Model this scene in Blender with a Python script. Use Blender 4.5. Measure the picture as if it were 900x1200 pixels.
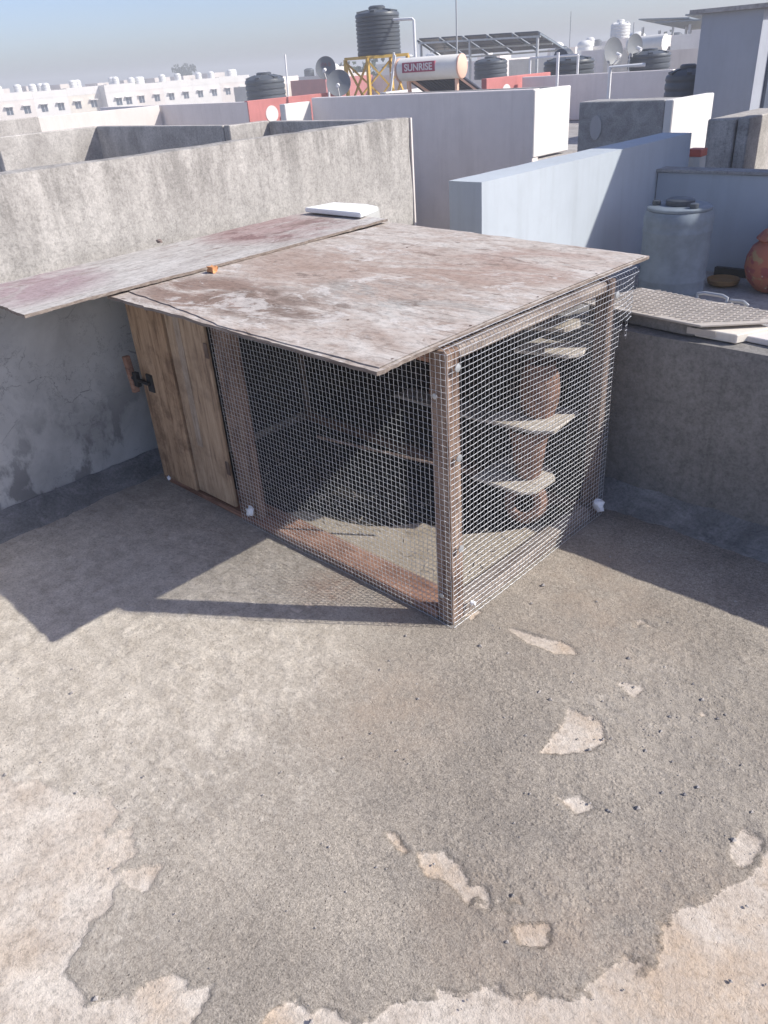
import bpy, bmesh, math, random
import numpy as np
from mathutils import Vector, Matrix, noise

for o in list(bpy.data.objects): bpy.data.objects.remove(o)
scene = bpy.context.scene
COL = scene.collection
random.seed(7)

# ------------------------------------------------------------------ camera
EYE = Vector((0, 0, 1.65))
RIGHT = Vector((0.722, 0.688, -0.065)); UP = Vector((-0.305, 0.401, 0.864)); FWD = Vector((-0.621, 0.604, -0.500))
FWD.normalize(); RIGHT = (RIGHT - FWD * RIGHT.dot(FWD)).normalized(); UP = RIGHT.cross(FWD)
cam = bpy.data.objects.new('camera', bpy.data.cameras.new('camera')); COL.objects.link(cam)
cam.data.sensor_fit = 'VERTICAL'; cam.data.sensor_height = 36; cam.data.lens = 27.3
cam.data.clip_start = 0.05; cam.data.clip_end = 3000
cam.matrix_world = Matrix(((RIGHT.x, UP.x, -FWD.x, EYE.x), (RIGHT.y, UP.y, -FWD.y, EYE.y), (RIGHT.z, UP.z, -FWD.z, EYE.z), (0, 0, 0, 1)))
scene.camera = cam

# ------------------------------------------------------------------ sky, sun, exposure
world = bpy.data.worlds.new('World'); scene.world = world; world.use_nodes = True
nt = world.node_tree; nt.nodes.clear()
sky = nt.nodes.new('ShaderNodeTexSky'); sky.sky_type = 'NISHITA'; sky.sun_disc = False
sky.sun_elevation = math.radians(38.5); sky.sun_rotation = math.radians(55.2)
sky.altitude = 100; sky.air_density = 0.75; sky.dust_density = 1.5; sky.ozone_density = 2.6
bg = nt.nodes.new('ShaderNodeBackground'); bg.inputs['Strength'].default_value = 0.115
wo = nt.nodes.new('ShaderNodeOutputWorld')
tint = nt.nodes.new('ShaderNodeMix'); tint.data_type = 'RGBA'; tint.blend_type = 'MULTIPLY'; tint.inputs[0].default_value = 1.0; tint.inputs[7].default_value = (1.0, 0.95, 1.02, 1)
nt.links.new(sky.outputs[0], tint.inputs[6]); nt.links.new(tint.outputs[2], bg.inputs[0]); nt.links.new(bg.outputs[0], wo.inputs[0])
sun = bpy.data.objects.new('sun', bpy.data.lights.new('sun', 'SUN')); COL.objects.link(sun)
sun.data.energy = 3.55; sun.data.angle = math.radians(0.53); sun.data.color = (1.0, 0.965, 0.875)
sun.rotation_euler = Vector((-0.99, -0.689, -0.96)).to_track_quat('-Z', 'Y').to_euler()
sun.location = (20, 14, 20)
scene.view_settings.view_transform = 'Standard'; scene.view_settings.look = 'None'
scene.view_settings.exposure = 0.68; scene.view_settings.gamma = 1

# ------------------------------------------------------------------ material helpers
class Mat:
    def __init__(s, name, rough=0.9, spec=0.3):
        s.m = bpy.data.materials.new(name); s.m.use_nodes = True
        s.t = s.m.node_tree; s.n = s.t.nodes; s.l = s.t.links
        s.b = s.n['Principled BSDF']; s.b.inputs['Roughness'].default_value = rough
        s.b.inputs['Specular IOR Level'].default_value = spec
        s.tc = s.n.new('ShaderNodeTexCoord'); s.obj = s.tc.outputs['Object']
    def set(s, sock, v):
        if isinstance(v, bpy.types.NodeSocket): s.l.new(v, sock)
        else:
            if isinstance(v, tuple) and len(v) == 3 and len(sock.default_value) == 4: v = (*v, 1)
            sock.default_value = v
    def map(s, scale=(1, 1, 1), rot=(0, 0, 0), loc=(0, 0, 0), vec=None):
        n = s.n.new('ShaderNodeMapping'); s.l.new(vec or s.obj, n.inputs[0])
        n.inputs['Scale'].default_value = scale; n.inputs['Rotation'].default_value = rot; n.inputs['Location'].default_value = loc
        return n.outputs[0]
    def noise(s, scale=5, detail=6, rough=0.6, vec=None, dist=0):
        n = s.n.new('ShaderNodeTexNoise'); s.l.new(vec or s.obj, n.inputs['Vector'])
        n.inputs['Scale'].default_value = scale; n.inputs['Detail'].default_value = detail
        n.inputs['Roughness'].default_value = rough; n.inputs['Distortion'].default_value = dist
        return n.outputs['Fac']
    def voro(s, scale=5, feature='F1', vec=None):
        n = s.n.new('ShaderNodeTexVoronoi'); n.feature = feature; s.l.new(vec or s.obj, n.inputs['Vector'])
        n.inputs['Scale'].default_value = scale
        return n.outputs['Distance']
    def ramp(s, fac, stops):
        n = s.n.new('ShaderNodeValToRGB'); s.l.new(fac, n.inputs[0]); e = n.color_ramp.elements
        while len(e) < len(stops): e.new(0.5)
        for k, (p, c) in zip(e, stops):
            k.position = p; k.color = (c, c, c, 1) if isinstance(c, (int, float)) else (*c, 1)
        return n.outputs[0]
    def mix(s, fac, a, b, mode='MIX'):
        n = s.n.new('ShaderNodeMix'); n.data_type = 'RGBA'; n.blend_type = mode
        s.set(n.inputs[0], fac); s.set(n.inputs[6], a); s.set(n.inputs[7], b)
        return n.outputs[2]
    def math(s, op, a, b=0.0, clamp=False):
        n = s.n.new('ShaderNodeMath'); n.operation = op; n.use_clamp = clamp
        s.set(n.inputs[0], a); s.set(n.inputs[1], b)
        return n.outputs[0]
    def attr(s, name):
        n = s.n.new('ShaderNodeAttribute'); n.attribute_name = name; return n.outputs['Fac']
    def bump(s, h, strength=0.3, dist=0.01):
        n = s.n.new('ShaderNodeBump'); s.set(n.inputs['Height'], h); n.inputs['Strength'].default_value = strength
        n.inputs['Distance'].default_value = dist
        if s.b.inputs['Normal'].links: s.l.new(s.b.inputs['Normal'].links[0].from_socket, n.inputs['Normal'])
        s.l.new(n.outputs[0], s.b.inputs['Normal'])
    def sep(s, vec=None):
        n = s.n.new('ShaderNodeSeparateXYZ'); s.l.new(vec or s.obj, n.inputs[0]); return n.outputs
    def col(s, c): s.set(s.b.inputs['Base Color'], c); return s.m

def plain(name, c, rough=0.6, var=0.12, scale=6, metal=0.0, spec=0.3, bump=0.0):
    k = Mat(name, rough, spec); k.b.inputs['Metallic'].default_value = metal
    f = k.noise(scale, 6, 0.65)
    d = tuple(x * (1 - var) for x in c); e = tuple(min(1, x * (1 + var)) for x in c)
    k.col(k.ramp(f, [(0.3, d), (0.7, e)]))
    if bump: k.bump(k.noise(scale * 20, 4), bump, 0.004)
    return k.m

def wood(name, a, b, dark, axis='z', rough=0.85, cracks=0.6):
    k = Mat(name, rough, 0.2)
    sc = {'x': (1.2, 22, 22), 'y': (22, 1.2, 22), 'z': (20, 20, 1.9)}[axis]
    v = k.map(sc); g = k.noise(2.2, 8, 0.7, v, 0.4)
    c = k.ramp(g, [(0.36, dark), (0.46, a), (0.60, b)])
    st = k.ramp(k.noise(5.2, 6, 0.7), [(0.47, 0.0), (0.60, 1.0)])
    c = k.mix(k.math('MULTIPLY', st, cracks), c, dark)
    k.bump(g, 0.5, 0.004)
    return k.col(c)

def plaster(name, light, dark, scale=1.6, stain=0.8, bump=0.35, streak=True, ztop=None):
    k = Mat(name, 0.95, 0.15)
    n1 = k.noise(scale, 9, 0.72, None, 0.6)
    c = k.ramp(n1, [(0.36, dark), (0.5, tuple((a+b)/2 for a, b in zip(light, dark))), (0.60, light), (0.75, tuple(min(1, x * 1.12) for x in light))])
    if streak:
        v = k.map((7, 7, 0.55)); n2 = k.ramp(k.noise(1.5, 7, 0.72, v), [(0.52, 0.0), (0.64, 1.0)])
        n2 = k.math('MULTIPLY', n2, k.ramp(k.noise(1.1, 4, 0.6, k.map(loc=(3, 5, 1))), [(0.42, 0.1), (0.6, 1.0)]))
        c = k.mix(k.math('MULTIPLY', n2, 0.6 * stain), c, tuple(x * 0.6 for x in dark))
    if ztop:
        z = k.sep()[2]
        w = k.math('MULTIPLY', k.ramp(k.math('MULTIPLY', z, 1.0 / ztop), [(0.78, 0.0), (0.97, 1.0)]), k.ramp(k.noise(3.0, 7, 0.72, k.map((3, 3, 0.5))), [(0.40, 0.0), (0.58, 1.0)]))
        c = k.mix(k.math('MULTIPLY', w, 0.75), c, tuple(x * 0.55 for x in dark))
        bl = k.math('MULTIPLY', k.ramp(k.math('MULTIPLY', z, 1.0 / ztop), [(0.80, 1.0), (0.92, 0.0)]), k.ramp(k.noise(4.0, 8, 0.75), [(0.50, 0.0), (0.57, 1.0)]))
        c = k.mix(k.math('MULTIPLY', bl, 0.55), c, tuple(x * 0.75 for x in dark))
    n3 = k.ramp(k.noise(scale * 14, 6, 0.75), [(0.36, 0.78), (0.5, 1.0), (0.64, 1.10)])
    c = k.mix(1.0, c, n3, 'MULTIPLY')
    n4 = k.ramp(k.noise(90, 4, 0.8), [(0.36, 0.80), (0.5, 1.0), (0.64, 1.12)])
    c = k.mix(1.0, c, n4, 'MULTIPLY')
    k.bump(k.noise(60, 6, 0.75), bump, 0.005)
    k.bump(k.noise(7, 4, 0.6), bump * 0.6, 0.015)
    return k.col(c)

def paint(name, c, var=0.07, dirt=0.25):
    k = Mat(name, 0.85, 0.2)
    f = k.noise(1.3, 8, 0.7)
    r = k.ramp(f, [(0.38, tuple(x * (1 - var) for x in c)), (0.62, tuple(min(1, x * (1 + var)) for x in c))])
    v = k.map((6, 6, 0.4)); s2 = k.ramp(k.noise(1.2, 7, 0.72, v), [(0.50, 0.0), (0.66, 1.0)])
    r = k.mix(k.math('MULTIPLY', s2, dirt), r, (c[0]*0.60, c[1]*0.57, c[2]*0.54))
    pt = k.ramp(k.noise(2.7, 8, 0.75, k.map(loc=(4, 2, 7))), [(0.56, 0.0), (0.60, 1.0)])
    r = k.mix(k.math('MULTIPLY', pt, dirt * 0.5), r, (c[0]*0.72, c[1]*0.69, c[2]*0.66))
    k.bump(k.noise(70, 4, 0.7), 0.2, 0.003); k.bump(k.noise(4, 4, 0.6), 0.15, 0.012)
    return k.col(r)

# ------------------------------------------------------------------ mesh helpers
BASE = {}
def tag(o, label=None, cat=None, group=None, kind=None):
    if label: o['label'] = label
    if cat: o['category'] = cat
    if group: o['group'] = group
    if kind: o['kind'] = kind
    return o
def thing(name, label, cat, loc, group=None):
    o = bpy.data.objects.new(name, None); COL.objects.link(o); o.location = loc; o.empty_display_size = 0.1
    BASE[o.name] = Vector(loc)
    return tag(o, label, cat, group)
class MB:
    def __init__(s): s.v = []; s.f = []; s.sm = []
    def add(s, vs, fs, smooth=False):
        b = len(s.v); s.v += [tuple(x) for x in vs]
        s.f += [tuple(b + i for i in f) for f in fs]; s.sm += [smooth] * len(fs)
        return s
    def box(s, x0, x1, y0, y1, z0, z1):
        return s.add([(x0,y0,z0),(x1,y0,z0),(x1,y1,z0),(x0,y1,z0),(x0,y0,z1),(x1,y0,z1),(x1,y1,z1),(x0,y1,z1)],
                     [(0,3,2,1),(4,5,6,7),(0,1,5,4),(1,2,6,5),(2,3,7,6),(3,0,4,7)])
    def bar(s, a, b, w, h, up=(0, 0, 1)):
        a = Vector(a); b = Vector(b); d = (b - a).normalized(); u = Vector(up)
        if abs(d.dot(u)) > 0.98: u = Vector((1, 0, 0))
        r = d.cross(u).normalized(); u = r.cross(d)
        r *= w / 2; u *= h / 2
        vs = [a - r - u, a + r - u, a + r + u, a - r + u, b - r - u, b + r - u, b + r + u, b - r + u]
        return s.add(vs, [(0,1,2,3),(7,6,5,4),(0,4,5,1),(1,5,6,2),(2,6,7,3),(3,7,4,0)])
    def tube(s, pts, r, n=8, caps=True):
        pts = [Vector(p) for p in pts]; vs = []; fs = []; pu = None
        for i, p in enumerate(pts):
            d = (pts[min(i + 1, len(pts) - 1)] - pts[max(i - 1, 0)]).normalized()
            if pu is None: pu = Vector((0, 0, 1)) if abs(d.z) < 0.9 else Vector((1, 0, 0))
            a = d.cross(pu).normalized(); u = a.cross(d); pu = u
            rr = r[i] if isinstance(r, (list, tuple)) else r
            for k in range(n):
                t = 2 * math.pi * k / n; vs.append(p + (a * math.cos(t) + u * math.sin(t)) * rr)
        for i in range(len(pts) - 1):
            for k in range(n): fs.append((i*n+k, i*n+(k+1) % n, (i+1)*n+(k+1) % n, (i+1)*n+k))
        if caps: fs += [tuple(range(n - 1, -1, -1)), tuple((len(pts)-1)*n + k for k in range(n))]
        return s.add(vs, fs, n > 4)
    def lathe(s, prof, c, n=24, M=None, caps=True):
        c = Vector(c); vs = []; fs = []
        for r, z in prof:
            for k in range(n):
                t = 2 * math.pi * k / n; p = Vector((r * math.cos(t), r * math.sin(t), z))
                vs.append(c + (M @ p if M else p))
        m = len(prof)
        for i in range(m - 1):
            for k in range(n): fs.append((i*n+k, i*n+(k+1) % n, (i+1)*n+(k+1) % n, (i+1)*n+k))
        if caps: fs += [tuple(range(n - 1, -1, -1)), tuple((m-1)*n + k for k in range(n))]
        return s.add(vs, fs, True)
    def prism(s, poly, z0, z1):
        n = len(poly)
        vs = [(x, y, z0) for x, y in poly] + [(x, y, z1) for x, y in poly]
        return s.add(vs, [tuple(range(n - 1, -1, -1)), tuple(range(n, 2*n))] + [(i, (i+1) % n, n+(i+1) % n, n+i) for i in range(n)])
    def build(s, name, mat, parent=None, bev=0.0, seg=1, loc=None):
        if loc is None:
            if parent is not None: loc = BASE[parent.name]
            else:
                a = np.array(s.v); loc = Vector(((a[:,0].min()+a[:,0].max())/2, (a[:,1].min()+a[:,1].max())/2, a[:,2].min()))
        loc = Vector(loc)
        me = bpy.data.meshes.new(name); me.from_pydata([tuple(Vector(p) - loc) for p in s.v], [], s.f)
        for p, q in zip(me.polygons, s.sm): p.use_smooth = q
        if bev:
            bm = bmesh.new(); bm.from_mesh(me)
            bmesh.ops.bevel(bm, geom=list(bm.edges), offset=bev, segments=seg, affect='EDGES', clamp_overlap=True)
            bm.to_mesh(me); bm.free()
        if any(s.sm): me.set_sharp_from_angle(angle=0.7)
        me.materials.append(mat); me.update()
        o = bpy.data.objects.new(name, me); COL.objects.link(o)
        if parent is not None:
            o.parent = parent; BASE[o.name] = Vector(loc)
            # a child keeps its root's frame, so its own offset is zero
            o.location = Vector(loc) - BASE[parent.name]
        else: o.location = loc; BASE[o.name] = Vector(loc)
        return o

def copy_tree(o, parent=None, off=Vector((0, 0, 0))):
    c = o.copy(); COL.objects.link(c)
    if parent is not None: c.parent = parent
    else: c.location = o.location + Vector(off)
    BASE[c.name] = BASE[o.name] + Vector(off)
    for ch in list(o.children): copy_tree(ch, c, off)
    return c

def rough_wall(x0, x1, y0, y1, z0, z1, step=0.06, amp=0.004, rnd=0.008):
    """plastered wall: a box whose faces are finely divided, edges slightly rounded and uneven"""
    bm = bmesh.new()
    def rng(a, b):
        n = max(1, int(round((b - a) / step))); return [a + (b - a) * i / n for i in range(n + 1)]
    X, Y, Z = rng(x0, x1), rng(y0, y1), rng(z0, z1)
    def grid(P, Q, f):
        g = [[bm.verts.new(f(p, q)) for q in Q] for p in P]
        for i in range(len(P) - 1):
            for j in range(len(Q) - 1): bm.faces.new((g[i][j], g[i+1][j], g[i+1][j+1], g[i][j+1]))
    grid(X, Y, lambda p, q: (p, q, z1)); grid(X, Z, lambda p, q: (p, y0, q)); grid(X, Z, lambda p, q: (p, y1, q))
    grid(Y, Z, lambda p, q: (x0, p, q)); grid(Y, Z, lambda p, q: (x1, p, q))
    bmesh.ops.remove_doubles(bm, verts=bm.verts, dist=1e-5)
    for v in bm.verts:
        c = v.co; n = Vector((noise.noise(c * 4), noise.noise(c * 4 + Vector((9, 3, 1))), noise.noise(c * 4 + Vector((2, 8, 5)))))
        n2 = Vector((noise.noise(c * 17), noise.noise(c * 17 + Vector((9, 3, 1))), noise.noise(c * 17 + Vector((2, 8, 5)))))
        e = [min(abs(c.x - x0), abs(c.x - x1)) < 1e-4, min(abs(c.y - y0), abs(c.y - y1)) < 1e-4, abs(c.z - z1) < 1e-4]
        d = n * amp + n2 * amp * 0.6
        if sum(e) >= 2:
            k = rnd * (0.6 + 0.8 * abs(noise.noise(c * 9)))
            if e[0]: d.x += k if abs(c.x - x0) < 1e-4 else -k
            if e[1]: d.y += k if abs(c.y - y0) < 1e-4 else -k
            if e[2]: d.z -= k * 0.7
        v.co = c + d
    bmesh.ops.recalc_face_normals(bm, faces=bm.faces)
    m = MB(); bm.verts.ensure_lookup_table(); bm.verts.index_update()
    m.add([tuple(v.co) for v in bm.verts], [tuple(v.index for v in f.verts) for f in bm.faces], True); bm.free()
    return m

# ------------------------------------------------------------------ materials
M_cem_left = plaster('cement plaster old', (0.36, 0.345, 0.33), (0.20, 0.19, 0.18), 2.4, 1.0, 0.5)
M_neigh = plaster('weathered cement', (0.50, 0.47, 0.44), (0.34, 0.315, 0.295), 2.6, 1.0, 0.7)
M_neighwall = plaster('weathered boundary cement', (0.49, 0.462, 0.435), (0.40, 0.375, 0.352), 2.8, 0.35, 0.5, True, 2.34)
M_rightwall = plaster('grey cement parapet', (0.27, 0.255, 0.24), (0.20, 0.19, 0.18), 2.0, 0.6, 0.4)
M_fillet = plaster('cement fillet', (0.28, 0.275, 0.27), (0.15, 0.15, 0.15), 6.0, 0.4, 0.9, False)
M_grey = paint('lavender grey paint', (0.86, 0.78, 0.735), 0.04, 0.15)
M_blue = paint('pale blue paint', (0.455, 0.495, 0.54), 0.04, 0.16)
M_white = paint('white paint', (0.74, 0.71, 0.68), 0.04, 0.14)
M_pinkwhite = paint('pinkish white paint', (0.70, 0.64, 0.60), 0.04, 0.18)
M_red = paint('faded red paint', (0.52, 0.20, 0.19), 0.08, 0.2)
M_towerblue = paint('blue grey paint', (0.36, 0.38, 0.43), 0.04, 0.15)
M_dkplaster = plaster('dark rough plaster', (0.42, 0.41, 0.40), (0.29, 0.28, 0.275), 6, 0.5, 0.9, False)
M_oval = paint('faded grey oval', (0.44, 0.43, 0.43))
M_cream = paint('cream paint', (0.72, 0.66, 0.58))
M_roofslab = plaster('roof slab', (0.42, 0.40, 0.39), (0.30, 0.28, 0.27), 1.2, 0.3, 0.3, False)
M_ground = plain('dusty ground', (0.24, 0.21, 0.18), 0.95, 0.2, 0.3)
M_window = plain('dark window glass', (0.06, 0.08, 0.12), 0.15, 0.1, 3, 0, 0.5)
M_frame = plain('window frame', (0.6, 0.6, 0.6), 0.5)
M_tankblk = plain('black tank plastic', (0.075, 0.085, 0.10), 0.42, 0.15, 2, 0, 0.4)
M_tankgrey = plain('grey blue drum plastic', (0.19, 0.225, 0.265), 0.6, 0.22, 7, 0, 0.35)
M_tankwhite = plain('white tank plastic', (0.78, 0.77, 0.75), 0.45, 0.05, 3, 0, 0.4)
M_yellow = plain('yellow steel paint', (0.62, 0.40, 0.10), 0.5, 0.2, 8)
M_steel = plain('grey galvanised steel', (0.46, 0.47, 0.48), 0.5, 0.15, 12, 0.5)
def wiremat():
    k = Mat('galvanised wire', 0.45, 0.5); k.b.inputs['Metallic'].default_value = 0.5
    c = k.ramp(k.noise(40, 4), [(0.4, (0.60, 0.62, 0.65)), (0.6, (0.78, 0.80, 0.83))])
    return k.col(k.mix(k.ramp(k.noise(4.5, 6, 0.7), [(0.56, 0.0), (0.66, 0.35)]), c, (0.36, 0.29, 0.25)))
M_wire = wiremat()
M_wire_rust = plain('wire with rust', (0.52, 0.47, 0.44), 0.5, 0.35, 30, 0.4, 0.4)
M_pipe = plain('white pipe', (0.82, 0.81, 0.80), 0.4, 0.05)
M_dish = plain('grey dish', (0.20, 0.21, 0.225), 0.5, 0.06)
M_heater = plain('heater drum paint', (0.78, 0.75, 0.70), 0.35, 0.05)
M_peach = plain('peach end cap', (0.78, 0.50, 0.38), 0.5, 0.05)
M_label = plain('maroon label', (0.40, 0.09, 0.14), 0.5, 0.05)
M_lettering = plain('white lettering', (0.74, 0.68, 0.68), 0.6, 0.02)
M_dulletter = plain('dull red lettering', (0.30, 0.12, 0.13), 0.6, 0.02)
M_solar = plain('solar cell', (0.05, 0.06, 0.09), 0.25, 0.2, 2, 0, 0.5)
M_tubeglass = plain('dark collector tube', (0.05, 0.055, 0.075), 0.15, 0.1, 2, 0, 0.6)
M_terra = plain('terracotta', (0.25, 0.148, 0.112), 0.9, 0.45, 22, 0, 0.1, 0.8)
M_wpost = wood('reddish weathered timber', (0.21, 0.14, 0.105), (0.31, 0.225, 0.175), (0.09, 0.055, 0.042), 'z')
M_wpostdk = wood('dark weathered timber', (0.15, 0.11, 0.09), (0.22, 0.165, 0.14), (0.08, 0.055, 0.045), 'z')
M_wrailx = wood('rust brown rail', (0.28, 0.155, 0.11), (0.38, 0.23, 0.17), (0.14, 0.075, 0.055), 'x')
M_wraily = wood('grey brown rail', (0.26, 0.215, 0.185), (0.38, 0.325, 0.285), (0.13, 0.095, 0.08), 'y')
M_door = wood('door plank', (0.34, 0.225, 0.14), (0.46, 0.32, 0.21), (0.16, 0.10, 0.065), 'z', 0.85, 0.75)
M_door2 = wood('paler door plank', (0.37, 0.265, 0.18), (0.46, 0.345, 0.245), (0.20, 0.14, 0.10), 'z', 0.85, 0.6)
M_shadewood = wood('shade dark plank', (0.03, 0.026, 0.024), (0.045, 0.04, 0.037), (0.016, 0.014, 0.014), 'x')  # near-black colour stands in for the shade inside the cage
M_iron = plain('black iron', (0.03, 0.032, 0.036), 0.5, 0.2, 20, 0.4)
M_scrap = plain('white plastic scrap', (0.82, 0.83, 0.85), 0.4, 0.1, 30)
M_shelf = wood('pale shelf board', (0.46, 0.415, 0.36), (0.56, 0.51, 0.45), (0.32, 0.27, 0.22), 'x', 0.9, 0.4)
M_foam = plain('white foam', (0.86, 0.86, 0.86), 0.8, 0.04, 40, 0, 0.2, 0.3)
M_lid = plain('beige tread plate', (0.50, 0.45, 0.40), 0.6, 0.14, 14, 0.1)
M_brick = plain('orange brick', (0.62, 0.30, 0.14), 0.9, 0.2, 60)
M_bark = plain('bark', (0.12, 0.09, 0.07), 0.9, 0.2, 8)

def leafmat(name, a, b):
    k = Mat(name, 0.6, 0.2)
    return k.col(k.ramp(k.noise(1.5, 3), [(0.3, a), (0.7, b)]))
M_leaf = leafmat('tree leaf', (0.03, 0.05, 0.03), (0.055, 0.08, 0.04))

def plywood(name, purple=False):
    k = Mat(name, 0.9, 0.15)
    g = k.noise(2.0, 10, 0.75, k.map((2.6, 6.5, 1) if not purple else (6.5, 2.2, 1)), 0.5)
    lo, mi, hi = ((0.36, 0.295, 0.255), (0.47, 0.415, 0.375), (0.545, 0.50, 0.462)) if not purple else ((0.39, 0.36, 0.34), (0.47, 0.44, 0.415), (0.535, 0.51, 0.485))
    c = k.ramp(g, [(0.36, lo), (0.48, mi), (0.60, hi)])
    X = k.sep()
    def blot(scale, loc, a, b, amt, colr, st=1.8, ctr=None):
        nonlocal c
        m_ = k.ramp(k.noise(scale, 9, 0.74, k.map((1, st, 1), loc=loc), 0.7), [(a, 0.0), (b, 1.0)])
        if ctr:
            u = k.math('DIVIDE', k.math('SUBTRACT', X[0], ctr[0]), ctr[2]); v = k.math('DIVIDE', k.math('SUBTRACT', X[1], ctr[1]), ctr[3])
            m_ = k.math('MULTIPLY', m_, k.math('MULTIPLY', k.math('SUBTRACT', 1.0, k.math('ADD', k.math('MULTIPLY', u, u), k.math('MULTIPLY', v, v)), True), 1.5, True))
        c = k.mix(k.math('MULTIPLY', m_, amt), c, colr)
    if not purple:
        blot(1.6, (3.1, 0.4, 0), 0.47, 0.60, 0.55, (0.36, 0.275, 0.23), 2.0)
        blot(2.4, (1.2, 5.3, 0), 0.52, 0.60, 0.60, (0.60, 0.565, 0.53), 2.2)
        blot(2.0, (8.2, 2.2, 0), 0.38, 0.54, 0.70, (0.33, 0.235, 0.19), 2.4, (-0.10, 0.02, 0.80, 0.45))
        blot(3.0, (5.1, 9.2, 0), 0.40, 0.50, 0.85, (0.22, 0.145, 0.115), 1.8, (-0.36, -0.52, 0.42, 0.24))
        blot(2.6, (2.3, 7.1, 0), 0.42, 0.52, 0.85, (0.19, 0.14, 0.115), 2.0, (-0.02, -0.50, 0.36, 0.20))
        blot(2.2, (6.3, 3.1, 0), 0.43, 0.56, 0.60, (0.35, 0.24, 0.20), 2.2, (0.42, 0.34, 0.40, 0.32))
        blot(3.3, (9.3, 1.1, 0), 0.45, 0.56, 0.55, (0.27, 0.275, 0.265), 2.2, (0.32, -0.22, 0.46, 0.22))
        blot(4.5, (4.4, 4.4, 0), 0.585, 0.62, 0.70, (0.20, 0.15, 0.125), 3.0)
        blot(3.4, (7.4, 6.4, 0), 0.56, 0.60, 0.55, (0.63, 0.60, 0.575), 1.6)
    else:
        blot(2.0, (3.1, 0.4, 0), 0.50, 0.62, 0.5, (0.36, 0.325, 0.30), 0.7)
        blot(2.8, (2.2, 3.3, 0), 0.38, 0.54, 0.65, (0.30, 0.19, 0.215), 0.7, (-0.12, 0.16, 0.42, 0.42))
        blot(2.2, (7.2, 1.3, 0), 0.38, 0.54, 0.75, (0.33, 0.215, 0.205), 0.6, (-0.10, 1.52, 0.45, 0.48))
        blot(5.0, (1.2, 8.3, 0), 0.52, 0.57, 0.75, (0.20, 0.12, 0.115), 0.5, (-0.05, 1.45, 0.35, 0.40))
        blot(4.0, (4.2, 6.3, 0), 0.57, 0.61, 0.6, (0.23, 0.17, 0.15), 0.5)
    fine = k.noise(45, 6, 0.82, k.map((0.7, 1.3, 1) if not purple else (1.2, 0.6, 1)))
    c = k.mix(1.0, c, k.ramp(fine, [(0.38, 0.70), (0.5, 1.0), (0.62, 1.10)]), 'MULTIPLY')
    crk = k.ramp(k.noise(5.0, 6, 0.75, k.map((0.5, 11, 1) if not purple else (7, 0.6, 1), loc=(2, 6, 0))), [(0.60, 0.0), (0.63, 1.0)])
    c = k.mix(k.math('MULTIPLY', crk, 0.6), c, (0.20, 0.15, 0.125))
    knots = k.ramp(k.voro(3.2, vec=k.map((1, 2.0, 1), loc=(0.3, 0.7, 0))), [(0.03, 1.0), (0.06, 0.0)])
    c = k.mix(k.math('MULTIPLY', knots, 0.8), c, (0.13, 0.09, 0.075))
    k.bump(g, 0.7, 0.003); k.bump(fine, 0.5, 0.002); k.bump(crk, -0.6, 0.003)
    return k.col(c)
M_ply = plywood('weathered plywood'); M_ply2 = plywood('purple stained plywood', True)
def plyedge():
    k = Mat('plywood underside', 0.9, 0.1)
    return k.col(k.ramp(k.noise(9, 6, 0.7, k.map((1, 4, 12))), [(0.3, (0.13, 0.10, 0.085)), (0.55, (0.24, 0.20, 0.175)), (0.8, (0.46, 0.41, 0.37))]))
M_plyedge = plyedge()

# ------------------------------------------------------------------ terrace floor with chipped screed
def vn(x, y, s, seed):
    r = np.random.RandomState(seed).rand(257, 257); r[256] = r[0]; r[:, 256] = r[:, 0]
    X = x * s; Y = y * s; i = np.floor(X).astype(int); j = np.floor(Y).astype(int); fx = X - i; fy = Y - j
    i %= 256; j %= 256; fx = fx*fx*(3-2*fx); fy = fy*fy*(3-2*fy)
    return (r[i,j]*(1-fx)+r[i+1,j]*fx)*(1-fy)+(r[i,j+1]*(1-fx)+r[i+1,j+1]*fx)*fy
def fbm(x, y, s, seed, o=5, g=0.55):
    t = 0; a = 1; w = 0
    for k in range(o): t = t + a*vn(x + 17.3*k, y - 9.1*k, s*2**k, seed+k); w += a; a *= g
    return t / w
def sdf(px, py, poly):
    d = np.full(px.shape, 1e9); ins = np.zeros(px.shape, bool); n = len(poly)
    for i in range(n):
        ax, ay = poly[i]; bx, by = poly[(i+1) % n]; ex, ey = bx-ax, by-ay
        t = np.clip(((px-ax)*ex+(py-ay)*ey)/(ex*ex+ey*ey), 0, 1)
        d = np.minimum(d, (px-ax-t*ex)**2+(py-ay-t*ey)**2)
        c = ((ay > py) != (by > py)) & (px < (bx-ax)*(py-ay)/((by-ay) or 1e-9)+ax); ins ^= c
    return np.where(ins, -1, 1)*np.sqrt(d)
LIGHT = [
 [(-0.118,1.613),(-0.247,1.424),(-0.237,1.3),(-0.267,1.233),(-0.319,1.133),(-0.338,1.052),(-0.343,0.95),(-0.358,0.891),(-0.377,0.84),(-0.44,0.782),(-0.497,0.745),(-0.551,0.701),(-0.629,0.632),(-0.679,0.583),(-0.677,0.529),(-0.728,0.483),(-0.753,0.483),(-0.81,0.44),(-0.826,0.385),(-0.827,0.30),(-0.6,-0.6),(1.5,-0.6),(1.5,1.9)],
 [(-0.95,-0.4),(-3.6,-0.6),(-2.3,-0.05),(-2.0,0.22),(-1.78,0.33),(-1.66,0.40),(-1.586,0.43),(-1.519,0.409),(-1.49,0.35),(-1.437,0.316),(-1.335,0.329),(-1.282,0.309),(-1.278,0.252),(-1.275,0.188),(-1.236,0.148),(-1.157,0.147),(-1.077,0.201),(-1.067,0.256),(-1.045,0.295),(-0.974,0.328),(-0.944,0.291),(-0.92,0.248)]]
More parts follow.
